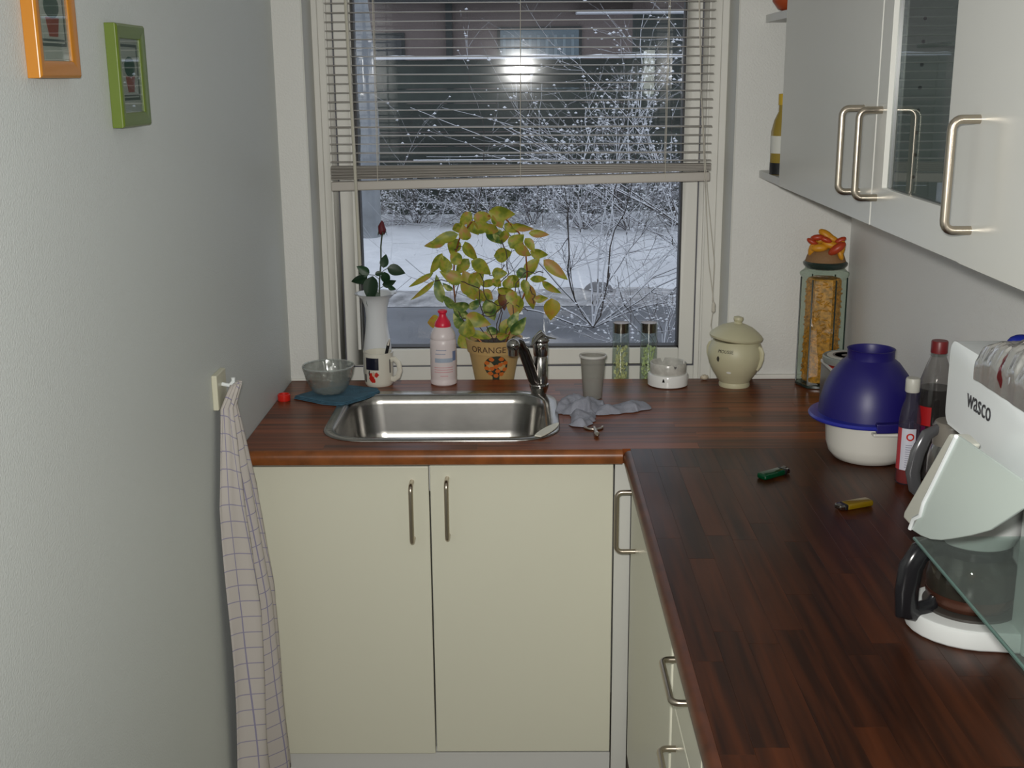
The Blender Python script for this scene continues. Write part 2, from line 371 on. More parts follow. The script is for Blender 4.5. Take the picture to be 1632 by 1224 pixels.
for k in range(6):
    a = k*pi/3; MB().lathe([(.004, .0001), (.004, .0012)], (.018*cos(a), .018*sin(a), -.1365), 8).build('drain_hole', BLACK, sk)
sc_ = thing('scraper', 'small white plastic scraper leaning in the right front corner of the sink', 'scraper', (.048, -.475, .905))
b = MB()
L_ = .10; v = []
for i in range(9):
    t = i/8; w = .011*sin(pi*min(1, .15+t*.85))**.6+.001; v.append((t, w))
pts = [(-.026+.048*t, -.052+.10*t) for t, w in v]
poly = [(p[0]-w*.9, p[1]+w*.43) for p, (t, w) in zip(pts, v)]+[(p[0]+w*.9, p[1]-w*.43) for p, (t, w) in reversed(list(zip(pts, v)))]
b.prism(poly[::-1], 0, .003); b.build('blade', mat('cream_plastic', (.78, .76, .66), .4), sc_, .0006)

# ---------------------------------------------------------------- faucet
fc = thing('faucet', 'dull chrome mixer tap with a slanted spout behind the sink', 'faucet', (.030, -.143, .9035))
MB().lathe([(.019, 0), (.020, .004), (.0235, .014), (.0245, .019), (.0235, .022), (.018, .0235)], n=28).build('base', CHROME, fc)
MB().lathe([(.0175, .022), (.0178, .09), (.0165, .092), (.0178, .095), (.019, .112), (.020, .124), (.017, .13), (.0, .131)], (.004, .004, 0), 28).build('body', CHROME, fc)
b = MB(); pts = [(.004, .004, .020), (-.014, -.004, .035), (-.026, -.016, .075), (-.038, -.030, .112), (-.049, -.045, .136), (-.058, -.066, .146), (-.062, -.088, .144)]
b.tube([(-.002, -.006, .022)]+pts[1:], [.013, .014, .014, .0135, .0125, .0115, .011], 16); b.build('spout', mat('dark_chrome', (.16, .14, .13), .22, 1), fc)
MB().ball((-.0625, -.095, .141), .0165, 20).lathe([(.0125, -.016), (.013, 0)], (-.0625, -.095, .132), 20).build('aerator', CHROME, fc)
b = MB(); Rr = Matrix.Rotation(radians(8), 3, 'Y')
b.ball((.004, .002, .132), .022, 18, (1, .9, .55)); b.tube([(-.020, -.020, .122), (-.004, -.006, .142), (.006, .002, .149), (.018, 0, .140), (.042, -.004, .136)], [.003, .011, .013, .007, .002], 10, .5)
b.build('lever', CHROME, fc)

# ---------------------------------------------------------------- handles and cabinets
HB = mat('handle_steel', (.52, .46, .38), .3, 1)
def handle_pts(length, out, axis, n=5, r=.012):
    # U shape: mounted at 0 and length along axis; sticks out along -out
    P = [(0, 0)]+[(-(out-r)-r*sin(a), r-r*cos(a)) for a in [pi/2*i/n for i in range(n+1)]]+[(-(out-r)-r*sin(a), length-r+r*cos(a)) for a in [pi/2*(n-i)/n for i in range(n+1)]]+[(0, length)]
    return P
def handle(parent, base, length, out, face, along, r=.005):
    """face: unit direction out of the door, along: unit direction of the bar"""
    F = Vector(face); A = Vector(along); B = Vector(base)
    pts = [tuple(B+F*(-q)+A*s) for q, s in handle_pts(length, out, None)]
    return MB().tube(pts, r, 12).build('handle', HB, parent)
# sink cabinet
cab = thing('sink_cabinet', 'cream two-door base cabinet under the sink below the window', 'cabinet', (-.21, -.55, 0))
ox, oy = .21, .55
def L3(x0, y0, z0, x1, y1, z1, ox=0, oy=0): return (x0+ox, y0+oy, z0, x1+ox, y1+oy, z1)
b = MB(); b.box(*L3(XL+.002, -.552, .12, XL+.02, -.03, .867, ox, oy)); b.box(*L3(.168, -.552, .12, .185, -.03, .867, ox, oy)); b.box(*L3(XL+.02, -.552, .15, .168, -.03, .168, ox, oy)); b.box(*L3(XL+.02, -.552, .79, .168, -.545, .8675, ox, oy))
b.build('carcass', CARC, cab, .001)
d1 = MB().box(*L3(XL+.002, -.574, .163, -.2135, -.5545, .854, ox, oy)).build('door', DOOR, cab, .002)
d2 = MB().box(*L3(-.2105, -.574, .168, .1835, -.5545, .862, ox, oy)).build('door', DOOR, cab, .002)
handle(d1, (-.2495+ox, -.574+oy, .690), .130, .036, (0, -1, 0), (0, 0, 1)); handle(d2, (-.1735+ox, -.574+oy, .697), .130, .036, (0, -1, 0), (0, 0, 1))
MB().box(*L3(XL+.002, -.562, 0.0, .185, -.548, .158, ox, oy)).build('plinth', CARC, cab, .001)
# right run
FX = .222
cf = thing('corner_cabinet', 'cream corner base cabinet with a tall door beside the sink cabinet', 'cabinet', (.5, -.9, 0))
b = MB(); b.box(.187-.5, -.570+.9, 0, FX-.5, -.556+.9, .8675); b.build('filler_strip', DOORW, cf, .001)
b = MB(); b.box(FX+.02-.5, -1.296+.9, .12, XR-.505, -1.28+.9, .8675); b.box(FX+.02-.5, -.62+.9, .12, FX+.035-.5, -.60+.9, .8675); b.box(FX+.02-.5, -1.28+.9, .15, XR-.505, -.62+.9, .166); b.build('carcass', CARC, cf, .001)
dd = MB().box(FX-.5, -1.297+.9, .165, FX+.019-.5, -.583+.9, .855).build('door', DOOR, cf, .004)
handle(dd, (FX-.5, -.690+.9, .705), .130, .040, (-1, 0, 0), (0, 0, 1))
MB().box(FX+.03-.5, -1.297+.9, 0, FX+.045-.5, -.60+.9, .15).build('plinth', CARC, cf)
def drawers(y0, y1, zs, label, dy=.03):
    t = thing('drawer_cabinet', label, 'cabinet', (.5, (y0+y1)/2, 0)); oy = -(y0+y1)/2
    b = MB(); b.box(FX+.02-.5, y0+oy, .12, XR-.505, y0+.016+oy, .8675); b.box(FX+.02-.5, y1-.016+oy, .12, XR-.505, y1+oy, .8675); b.box(FX+.02-.5, y0+.016+oy, .15, XR-.505, y1-.016+oy, .166); b.build('carcass', CARC, t, .001)
    for z0, z1 in zs:
        d = MB().box(FX+.003-.5, y0+.0015+oy, z0+.0015, FX+.022-.5, y1-.0015+oy, z1-.0015).build('drawer', DOOR, t, .002)
        zc = (z0+z1)/2 if z1-z0 < .2 else z1-.06; c = (y0+y1)/2+oy
        handle(d, (FX+.003-.5, c-.065+dy, zc+.020), .130, .026, (-1, 0, 0), (0, 1, 0))
    MB().box(FX+.03-.5, y0+oy, 0, FX+.045-.5, y1+oy, .15).build('plinth', CARC, t)
drawers(-1.60, -1.30, [(.71, .858), (.555, .71), (.36, .555), (.165, .36)], 'cream drawer unit beside the corner cabinet, its two bow handles showing under the worktop edge')
drawers(-1.95, -1.604, [(.71, .858), (.44, .71), (.165, .44)], 'cream drawer unit nearest the camera, only one bow handle showing at the bottom edge')

# ---------------------------------------------------------------- wall cabinets
UX, UZ0, UZ1 = .563, 1.421, 2.12
def wallcab(name, label, y0, y1, hy, glass=False):
    t = thing(name, label, 'cabinet', (.7, (y0+y1)/2, UZ0)); oy = -(y0+y1)/2; ox = -.7; oz = -UZ0
    def q(x0, a0, z0, x1, a1, z1): return (x0+ox, a0+oy, z0+oz, x1+ox, a1+oy, z1+oz)
    b = MB(); X0 = UX+.020; X1 = XR-.001
    b.box(*q(X0, y0, UZ0+.004, X1, y0+.016, UZ1)); b.box(*q(X0, y1-.016, UZ0+.004, X1, y1, UZ1)); b.box(*q(X0, y0+.016, UZ0+.004, X1, y1-.016, UZ0+.02)); b.box(*q(X0, y0+.016, UZ1-.016, X1, y1-.016, UZ1)); b.box(*q(X1-.006, y0+.016, UZ0+.02, X1, y1-.016, UZ1-.016))
    b.build('carcass', CARC, t, .001)
    if not glass: d = MB().box(*q(UX-(.002 if y0 < -1.5 else 0), y0+.0015, UZ0, UX+.019, y1-(.0003 if y0 < -1.5 else .0015), UZ1)).build('door', DOORW, t, .0005)
    else:
        g0, g1, z0 = -1.366, -1.086, 1.486
        def rect(x, a, c, lo, hi): return [q(x, p, r, 0, 0, 0)[:3] for p, r in ((a, lo), (c, lo), (c, hi), (a, hi))]
        v = rect(UX, y0+.0003-.0025, y1-.0015, UZ0, UZ1)+rect(UX, g0, g1, z0, UZ1-.06)+rect(UX+.019, g0, g1, z0, UZ1-.06)+rect(UX+.019, y0+.0003-.0025, y1-.0015, UZ0, UZ1)
        f = [(a*4+k, a*4+(k+1) % 4, ((a+1) % 4)*4+(k+1) % 4, ((a+1) % 4)*4+k) for a in range(4) for k in range(4)]
        d = MB().add(v, f).build('door', DOORW, t, .0006, smooth=10)
        MB().box(*q(UX+.008, g0, z0, UX+.012, g1, UZ1-.06)).build('pane', thin_glass('cabinet_glass', (.60, .64, .63), 1.5, .003, haze=.03, hazecol=(.5, .55, .55)), d, smooth=0)
        b = MB(); b.box(*q(UX+.010, g1-.003, z0, UX+.02, g1, UZ1-.06)); b.build('glazing_strip', mat('grey_strip', (.35, .36, .42), .3), d)
        for z in (1.50, 1.535, 1.57, 1.605, 1.64, 1.675, 1.71, 1.745, 1.78):
            MB().lathe([(.003, 0), (.003, .0012)], (0, 0, 0), 8).mapv(lambda x, y, zz: (UX+.06+x+ox, y1-.0166-zz+oy, z+y+oz)).build('pin_hole', BLACK, t)
        MB().box(*q(UX+.05, y0+.018, 1.700, X1-.01, y1-.018, 1.706)).build('glass_shelf', thin_glass('shelf_glass', (.8, .9, .85), 1.5), t)
    if hy: handle(d, (UX+ox, hy+oy, 1.468+oz), .138, .036, (-1, 0, 0), (0, 0, 1), .0058)
    return t
wallcab('wall_cabinet', 'white wall cabinet with a plain door, farthest, next to the window shelf', -1.030, -.310, -.955)
wallcab('wall_cabinet', 'white wall cabinet with a smoked glass door between the two plain doors', -1.446, -1.033, -1.060, True)
wallcab('wall_cabinet', 'white wall cabinet with a plain door, nearest the camera at the right edge', -1.95, -1.449, -1.483)
# glasses behind the smoked door
GG = thin_glass('goblet_glass', (.80, .84, .84), 1.8, 0, haze=.12)
def goblet(x, y, z, lab, s=1.0):
    t = thing('goblet', lab, 'glass', (x, y, z))
    MB().lathe([(.0, 0), (.036*s, .001), (.034*s, .003), (.006*s, .008), (.0045*s, .012)], n=24).build('foot', GG, t)
    MB().lathe([(.0045*s, .012), (.004*s, .06*s), (.006*s, .085*s)], n=12).build('stem', GG, t)
    MB().shell([(.006*s, .085*s), (.03*s, .095*s), (.047*s, .12*s), (.050*s, .15*s), (.042*s, .20*s)], .0015, n=28).build('bowl', GG, t)
goblet(.70, -1.16, 1.4417, 'large stemmed goblet on the lower shelf behind the smoked glass door, nearer the window', .92)
goblet(.70, -1.30, 1.4417, 'large stemmed goblet on the lower shelf behind the smoked glass door, nearer the camera', .92)
goblet(.70, -1.19, 1.7065, 'goblet on the upper glass shelf behind the smoked glass door, nearer the window', 1)
goblet(.70, -1.33, 1.7065, 'goblet on the upper glass shelf behind the smoked glass door, nearer the camera', 1)
# open end shelf
sh = thing('end_shelf', 'white open shelf unit between the wall cabinets and the window wall', 'shelf', (.7, -.155, UZ0))
for z in (-.006, .362): MB().box(-.122, -.152, z, .114, .150, z+.018).build('shelf_board', CARC, sh, .001)
MB().box(.108, -.152, .014, .1145, .150, .360).build('back_panel', CARC, sh)
bt = thing('oil_bottle', 'yellow bottle with dark base standing on the lower open shelf', 'bottle', (.600, -.150, UZ0+.0125))
pr = lambda z: .026
MB().lathe([(.024, 0), (.026, .004), (.026, .10), (.020, .125), (.011, .145), (.011, .165)], n=24).build('body', mat('yellow_oil', (.28, .20, .03), .2), bt)
MB().lathe([(.0265, .001), (.0265, .028)], n=24).build('base_band', BLACK, bt); MB().lathe([(.0265, .05), (.0265, .09)], n=24).build('label', mat('paper_label', (.6, .6, .55), .6), bt)
MB().lathe([(.0125, .160), (.0125, .185), (.0, .186)], n=16).build('cap', mat('yellow_cap', (.5, .33, .02), .4), bt)
ob = thing('orange_ornament', 'orange and grey round ornament on the upper open shelf', 'ornament', (.602, -.150, UZ0+.3805))
MB().lathe([(.012, 0), (.026, .006), (.038, .022), (.041, .04), (.035, .06), (.02, .072), (.008, .076)], n=24).build('body', mat('orange_skin', (.36, .06, .015), .4), ob)
MB().lathe([(.006, .075), (.004, .09), (.0, .092)], n=10).build('stalk', mat('grey_stalk', (.12, .13, .13), .5), ob)

# ---------------------------------------------------------------- pictures on the left wall
def picture(name, label, y0, y1, z0, z1, col, yshape):
    # y0 nearer the camera
    t = thing(name, label, 'picture', (XL, (y0+y1)/2, z0)); w = (y1-y0)/2; h = z1-z0; fwid = .021; D = .018
    m = mat(name+'_paint', col, .28)
    prof = [(0, 0), (0, D*.85), (.003, D), (.009, D), (fwid, D*.82), (fwid, 0)]   # (inset, height)
    rings = [[(hh, -w+i, i), (hh, w-i, i), (hh, w-i, h-i), (hh, -w+i, h-i)] for i, hh in prof]
    v = [p for R in rings for p in R]; n = len(prof); f = [(a*4+k, a*4+(k+1) % 4, ((a+1) % n)*4+(k+1) % 4, ((a+1) % n)*4+k) for a in range(n) for k in range(4)]
    MB().add(v, f).build('frame', m, t, .0006, 1)
    MB().box(.001, -w+fwid-.001, fwid-.001, .0105, w-fwid+.001, h-fwid+.001).build('backing', mat('print_paper', (.55, .58, .52), .6), t)
    pw = w-fwid-.008
    g1 = mat('print_grey', (.10, .13, .11), .6); gr = mat('print_green', (.02, .10, .05), .6); te = mat('print_terracotta', (.35, .08, .04), .6)
    zb = fwid+.03; b = MB()
    for s in (-1, 1): b.box(.0105, s*pw-.002, zb-.012, .0109, s*pw+.002, h-fwid-.008)
    b.box(.0105, -pw, zb-.012, .0109, pw, zb-.008); b.box(.0105, -pw, h-fwid-.012, .0109, pw, h-fwid-.008); b.box(.0105, -pw*.9, zb-.006, .0109, pw*.9, zb-.003)
    b.build('print_border', g1, t)
    c = zb; k = (h-2*fwid-.05)
    b = MB(); P = [(-.35, 0), (.35, 0), (.55, .4), (-.55, .4)]; b.prism([(x*pw, y*k) for x, y in P], 0, .0005); b.mapv(lambda x, y, z: (.0109+z, x, c+y)); b.build('print_pot', te, t)
    b = MB(); b.prism([(cos(a)*pw*.62, sin(a)*k*.26) for a in [2*pi*i/20 for i in range(20)]], 0, .0005); b.mapv(lambda x, y, z: (.0109+z, x, c+k*.64+y)); b.build('print_foliage', gr, t)
    MB().box(.0125, -w+fwid, fwid, .0135, w-fwid, h-fwid).build('glazing', thin_glass('picture_glass', (.93, .95, .94), 1.9), t, smooth=0)
picture('picture_frame_green', 'small green framed plant print with reflecting glass on the left wall', -1.207, -1.072, 1.592, 1.742, (.11, .165, .010), 0).__class__
picture('picture_frame_orange', 'small orange framed plant print cut off at the top left of the photo', -1.500, -1.362, 1.664, 1.814, (.50, .19, .008), 0).__class__

# ---------------------------------------------------------------- hook plate and tea towel
hk = thing('towel_hook', 'small cream hook plate on the left wall holding the tea towel', 'hook', (XL, -.735, 1.035))
MB().box(0, -.036, 0, .011, .036, .070).build('plate', mat('cream_hook', (.66, .64, .50), .4), hk, .002)
MB().tube([(.011, 0, .045), (.026, 0, .042), (.034, 0, .050), (.034, 0, .058)], .004, 8).build('hook', WHITEP, hk)
def towelmat():
    m = bpy.data.materials.new('checked_towel'); m.use_nodes = True; nt = m.node_tree; N = nt.nodes; L = nt.links; b = N['Principled BSDF']; b.inputs['Roughness'].default_value = .9
    uv = N.new('ShaderNodeUVMap'); uv.uv_map = 'UVMap'; sp = N.new('ShaderNodeSeparateXYZ'); L.new(uv.outputs[0], sp.inputs[0]); g = []
    for i in range(2):
        mu = N.new('ShaderNodeMath'); mu.operation = 'MULTIPLY'; mu.inputs[1].default_value = 1; L.new(sp.outputs[i], mu.inputs[0])
        fr = N.new('ShaderNodeMath'); fr.operation = 'FRACT'; L.new(mu.outputs[0], fr.inputs[0])
        lt = N.new('ShaderNodeMath'); lt.operation = 'LESS_THAN'; lt.inputs[1].default_value = .06; L.new(fr.outputs[0], lt.inputs[0]); g.append(lt)
    mx = N.new('ShaderNodeMath'); mx.operation = 'MAXIMUM'; L.new(g[0].outputs[0], mx.inputs[0]); L.new(g[1].outputs[0], mx.inputs[1])
    mc = N.new('ShaderNodeMix'); mc.data_type = 'RGBA'; mc.inputs[6].default_value = (.52, .48, .45, 1); mc.inputs[7].default_value = (.27, .25, .36, 1)
    L.new(mx.outputs[0], mc.inputs[0]); L.new(mc.outputs[2], b.inputs['Base Color']); return m
nu, nv = 56, 60; v = []; uvs = []
for j in range(nv+1):
    t = j/nv; z = 1.082-t*.93
    yc = -.735+.03*t; 
    wid = .018+.060*min(1, t*4)+.062*t**1.2      # half width along the wall
    for i in range(nu+1):
        s = -1+2*i/nu; amp = .007+.022*min(1, t*2.0)
        ph = s*9+1.2*sin(t*2.1)+.3
        x = .014+amp*(1+sin(ph))*(.55+.45*cos(s*1.3))+.018*t*(1-s*s)+.003*sin(s*23+t*9)
        if t < .05: x += .02*(1-t/.05)
        y = yc+s*wid+.008*sin(t*7+s*3)*t
        y = min(y, -.582-x*.1)
        v.append((XL+x, y, z+.006*sin(s*8)*(1 if j == nv else 0))); uvs.append((s*5.2+.3+.15*sin(t*4), t*.93/.034+.35*sin(s*5)))
f = [(j*(nu+1)+i, j*(nu+1)+i+1, (j+1)*(nu+1)+i+1, (j+1)*(nu+1)+i) for j in range(nv) for i in range(nu)]
me = bpy.data.meshes.new('tea_towel'); me.from_pydata(v, [], f); me.shade_smooth(); ul = me.uv_layers.new(name='UVMap')
for lp_ in me.loops: ul.data[lp_.index].uv = uvs[lp_.vertex_index]
me.materials.append(towelmat()); tw = obj('tea_towel', me, None); md = tw.modifiers.new('s', 'SOLIDIFY'); md.thickness = .0015
tag(tw, 'long white tea towel with thin purple checks hanging on the left wall', 'towel')

# ---------------------------------------------------------------- things on the worktop and sill
T = .9
# red bottle cap
rc = thing('red_screw_top', 'small red screw cap lying by the left wall', 'cap', (-.594, -.195, T))
MB().lathe([(.015, 0), (.0155, .002), (.0155, .014), (.014, .016), (.012, .016), (.011, .004), (0, .004)], n=32).build('shell', mat('red_cap', (.62, .02, .012), .35), rc)
MB().lathe([(.011, .0042), (.011, .006), (.004, .007), (0, .007)], n=20).build('liner', mat('red_cap_in', (.35, .03, .02), .5), rc)
# folded blue dish cloth
cl = MB(); random.seed(3); poly = [(-.575, -.185), (-.500, -.238), (-.443, -.262), (-.395, -.195), (-.362, -.140), (-.372, -.110), (-.448, -.080), (-.52, -.110)]
def inside_mesh(poly, h, layers, name, m, seed):
    cx = sum(p[0] for p in poly)/len(poly); cy = sum(p[1] for p in poly)/len(poly); N_ = len(poly)*5; ring = []
    for k in range(N_):
        a = k/5; i = int(a) % len(poly); q = a-int(a); p0 = poly[i]; p1 = poly[(i+1) % len(poly)]; ring.append((p0[0]*(1-q)+p1[0]*q, p0[1]*(1-q)+p1[1]*q))
    v = []; f = []; M_ = 8
    for L_ in range(layers):
        z0 = h*L_/layers; z1 = h*(L_+1)/layers; sh = .985-.015*L_
        levels = [(0.98, z0), (1.0, (z0+z1)/2), (.985, z1)]
        for s, z in levels:
            for p in ring:
                n_ = noise.noise(Vector((p[0]*40, p[1]*40, seed+L_)))*.0012
                v.append((cx+(p[0]-cx)*s*sh, cy+(p[1]-cy)*s*sh, max(0.0003, z+n_*(z > 0))))
    rows_ = len(v)//N_
    for k in range(1, M_+1):
        s = (1-k/M_)
        for p in ring:
            x = cx+(p[0]-cx)*s*sh*.985; y = cy+(p[1]-cy)*s*sh*.985
            v.append((x, y, h+.0028*noise.noise(Vector((x*35, y*35, seed)))))
    rows_ = len(v)//N_
    for j in range(rows_-1):
        for i in range(N_): f.append((j*N_+i, j*N_+(i+1) % N_, (j+1)*N_+(i+1) % N_, (j+1)*N_+i))
    f.append(tuple(range(N_-1, -1, -1)))
    return MB().add(v, f).mapv(lambda x, y, z: (x, y, T+z)).build(name, m, None, smooth=60)
fc2 = inside_mesh(poly, .009, 3, 'dish_cloth', mat('blue_cloth', (.052, .13, .19), .95, bump=('noise', 300, .6, .002), var=(60, .15)), 1.5)
tag(fc2, 'folded blue dish cloth lying under the glass bowl left of the sink', 'cloth')
# glass bowl
gb = thing('glass_bowl', 'textured clear glass bowl standing on the folded blue cloth', 'bowl', (-.487, -.168, T+.0115))
MB().shell([(.024, 0), (.036, .003), (.043, .011), (.048, .019), (.0525, .029), (.056, .039), (.0588, .049), (.061, .058), (.063, .068)], .003, n=96).mapv(lambda x, y, z: (x*(1+.014*sin(z*420)*sin(math.atan2(y, x)*14+z*150)), y*(1+.014*sin(z*420)*sin(math.atan2(y, x)*14+z*150)), z)).build('body', thin_glass('bowl_glass', (.86, .88, .86), 1.6, .05, haze=.13, hazecol=(.6, .62, .6), halo=.12, bump=(95, 1)), gb)
MB().lathe([(.0632, .066), (.064, .0685), (.0625, .071), (.060, .069), (.0632, .066)], n=48, cap=False).build('rim', thin_glass('rim_glass', (.8, .85, .82), 2.2, .03, haze=.25), gb)
# mug
MUG = mat('cream_glaze', (.70, .67, .58), .15)
mg = thing('mug', 'cream mug with a dark square and red picture left of the tap', 'mug', (-.379, -.042, T))
MB().shell([(.033, 0), (.035, .003), (.0365, .008), (.037, .082), (.0375, .086)], .003, n=40).build('body', MUG, mg)
pts = [(.036*cos(-.35)+d*cos(-.35), .036*sin(-.35)+d*sin(-.35), z) for d, z in ((-.001, .066), (.010, .070), (.021, .060), (.024, .042), (.018, .025), (.006, .016), (-.001, .018))]
MB().tube(pts, .0048, 10, 1.5).build('handle', MUG, mg)
def patch(rf, a0, a1, z0, z1, n=10, m=4, off=.0003):
    v = []; f = []
    for j in range(m+1):
        for i in range(n+1):
            a = a0+(a1-a0)*i/n; z = z0+(z1-z0)*j/m; r = rf(z)+off; v.append((r*cos(a), r*sin(a), z))
    f = [(j*(n+1)+i, j*(n+1)+i+1, (j+1)*(n+1)+i+1, (j+1)*(n+1)+i) for j in range(m) for i in range(n)]
    return MB().add(v, f)
def blob(rf, a, z, ra, rz_, off=.0005, n=14, jit=.2, sd=0):
    r0 = rf(z)
    pts = [(ra*cos(2*pi*i/n)*(1+jit*sin(i*2.3+sd)), rz_*sin(2*pi*i/n)*(1+jit*cos(i*1.7+sd))) for i in range(n)]
    v = [((r0+off)*cos(a), (r0+off)*sin(a), z)]+[((rf(z+q)+off)*cos(a+p/r0), (rf(z+q)+off)*sin(a+p/r0), z+q) for p, q in pts]
    return MB().add(v, [(0, i+1, (i+1) % n+1) for i in range(n)])
mr = lambda z: .037
NAVY = mat('navy_print', (.008, .009, .022), .3); REDP = mat('red_print', (.5, .02, .012), .3)
patch(mr, -2.45, -1.45, .045, .076).build('printed_square', NAVY, mg); patch(mr, -.62, -.52, .035, .07, 3).build('printed_square', NAVY, mg); patch(mr, -2.62, -2.45, .012, .032, 3).build('printed_square', NAVY, mg)
bb = blob(mr, -1.62, .033, .006, .006, sd=1); b2 = blob(mr, -1.98, .026, .007, .010, sd=2); b3 = blob(mr, -1.85, .018, .006, .006, sd=4); b4 = blob(mr, -2.15, .037, .002, .008, sd=4); b5 = blob(mr, -1.9, .035, .009, .003, .0007, sd=4)
for q in (b2, b3, b5): bb.add(q.v, q.f)
bb.build('red_print', REDP, mg); b4.build('dark_print', NAVY, mg); blob(mr, -1.82, .034, .004, .006, .0009).build('pale_print', mat('skin_print', (.6, .4, .28), .4), mg)
pn = thing('black_pen', 'black pen sticking out of the cream mug', 'pen', (-.372, -.045, T+.004))
MB().tube([(-.006, .01, .001), (.012, .006, .07), (.019, .004, .098)], [.0035, .004, .0042], 10).build('barrel', BLACK, pn); MB().tube([(.019, .004, .098), (.0235, .003, .114)], [.0042, .0015], 10).build('tip', STEEL, pn)
# vase
VASE = mat('white_porcelain', (.68, .70, .72), .12)
vs = thing('vase', 'tall white porcelain vase with a flared rim behind the cream mug', 'vase', (-.392, .055, SILL))
MB().shell([(.030, 0), (.036, .01), (.040, .05), (.0385, .09), (.036, .115), (.0345, .13), (.030, .16), (.0275, .19), (.029, .22), (.036, .243), (.050, .256), (.055, .258)], .0025, n=48).build('body', VASE, vs)
# rose
RG = mat('rose_leaf', (.010, .042, .014), .45, rnd=.3); ST = mat('rose_stem', (.03, .05, .02), .6)
rs = thing('rose', 'single dark red rose bud with green leaves in the white vase', 'rose', (-.392, .050, SILL+.02))
MB().tube([(-.01, .0, .0), (.002, -.002, .1), (.010, -.004, .22), (.012, -.004, .27), (.018, -.006, .32), (.019, -.006, .36), (.023, -.004, .392)], [.002]*7, 8).build('stem', ST, rs)
def leafmesh(name, ln, w, fold=.25, curl=.2, n=8):
    v = []; f = []
    for i in range(n+1):
        t = i/n; ww = w/2*(sin(pi*t**.8)**.85 if 0 < t < 1 else 0)*(1.08-.3*t)+.0002; zc = curl*ln*(t*t-.2*t)
        for s in (-1, -.5, 0, .5, 1): v.append((t*ln, s*ww, -zc+abs(s)*ww*fold))
    for i in range(n):
        for k in range(4): A = i*5+k; f.append((A, A+1, A+6, A+5))
    me = bpy.data.meshes.new(name); me.from_pydata(v, [], f); me.shade_smooth(); return me
def orient(o, loc, ang, tilt=0, roll=0):
    # leaf long axis in the XZ plane at angle ang (up positive), face towards -Y
    R = Matrix.Rotation(-ang, 3, 'Y') @ Matrix.Rotation(radians(90)+roll, 3, 'X') @ Matrix.Rotation(tilt, 3, 'Y')
    o.matrix_basis = Matrix.Translation(loc) @ R.to_4x4()
rl = leafmesh('leaf', .030, .019); rl.materials.append(RG)
for (x, z, a, s) in [(-.012, .292, 150, .8), (-.014, .289, 172, .55), (.002, .289, 15, .5), (-.004, .285, 268, 1.5), (-.002, .250, 262, 1.35), (.024, .306, 80, .8), (.026, .296, 280, .85), (.034, .306, -15, 1.05), (.020, .262, 10, .8), (.034, .258, -25, .5), (-.018, .284, 205, 1.0), (-.003, .235, 250, 1.2)]:
    o = obj('leaf', rl, None, rs); orient(o, (x, -.012, z), radians(a), random.uniform(-.3, .3), random.uniform(-.5, .5)); o.scale = (s*1.55,)*3
for p in ([(.012, -.004, .275), (0, -.01, .287), (-.02, -.012, .289)], [(.016, -.005, .29), (.026, -.01, .300), (.036, -.012, .305)], [(.010, -.004, .25), (.03, -.01, .262)]): MB().tube(p, .0009, 5).build('stem', ST, rs)
rb = thing_bud = MB().lathe([(.003, 0), (.008, .004), (.0105, .012), (.009, .022), (.0045, .032), (.0008, .037)], (.023, -.004, .390), 16)
rb.mapv(lambda x, y, z: (x+.0012*sin(z*300), y+.0012*cos(z*260), z)).build('bud', mat('rose_red', (.10, .006, .012), .6), rs)
for k in range(5):
    a = k*2*pi/5; MB().tube([(.023+.004*cos(a), -.004+.004*sin(a), .391), (.023+.0105*cos(a), -.004+.0105*sin(a), .398), (.023+.013*cos(a), -.004+.013*sin(a), .388)], [.002, .0015, .0004], 5).build('sepal', ST, rs)
# detergent bottle
db = thing('detergent_bottle', 'white plastic squeeze bottle with a red spout cap beside the plant', 'bottle', (-.213, -.038, T))
MB().lathe([(.030, 0), (.0335, .003), (.034, .012), (.0325, .016), (.0335, .020), (.0335, .105), (.0335, .112), (.031, .118), (.0325, .123), (.030, .134), (.024, .145), (.017, .153), (.015, .156)], n=40).build('body', mat('pinkish_plastic', (.72, .64, .64), .35), db)
dr = lambda z: .0335
b = MB().lathe([(.0205, .150), (.021, .154), (.0185, .162), (.013, .170), (.009, .178), (.009, .183), (.012, .186), (.012, .191), (.007, .193), (0, .193)], n=32); b.build('cap', mat('red_spout', (.66, .015, .05), .35), db)
BLUEP = mat('blue_print', (.16, .22, .38), .5); PINKP = mat('pink_print', (.62, .25, .28), .5)
for a, z in ((-1.65, .093), (-1.72, .083)): 
    b = MB()
    for k in range(9):
        q = patch(dr, a-.42+k*.09, a-.42+k*.09+.06, z, z+.0022, 2, 1); b.add(q.v, q.f)
    b.build('printed_text', BLUEP, db)
patch(dr, -2.2, -.75, .062, .073, 14, 2, .0003).build('printed_band', mat('pale_blue_print', (.36, .42, .52), .5), db); patch(dr, -.75, -.35, .065, .090, 5, 2).build('printed_block', BLUEP, db)
b = MB()
for z in (.048, .042, .036, .026):
    k = 0
    while k < (18 if z > .03 else 7):
        q = patch(dr, -2.25+k*.085+(.5 if z < .03 else 0), -2.25+k*.085+.06+(.5 if z < .03 else 0), z, z+.0022, 2, 1); b.add(q.v, q.f); k += 1
b.build('printed_text', PINKP, db)
# drinking cup
cp = thing('plastic_cup', 'empty frosted plastic cup standing behind the grey cloth', 'cup', (.160, -.186, T))
MB().shell([(.022, 0), (.0235, .002), (.0265, .045), (.0305, .104), (.0325, .106)], .0012, n=36).build('body', thin_glass('frosted_plastic', (.80, .80, .77), 1.35, .25, haze=.22, hazecol=(.62, .60, .57)), cp)
MB().lathe([(.0312, .102), (.0332, .104), (.0332, .108), (.0312, .109), (.0312, .102)], n=36, cap=False).build('rim', mat('milky_rim', (.6, .59, .56), .3), cp)
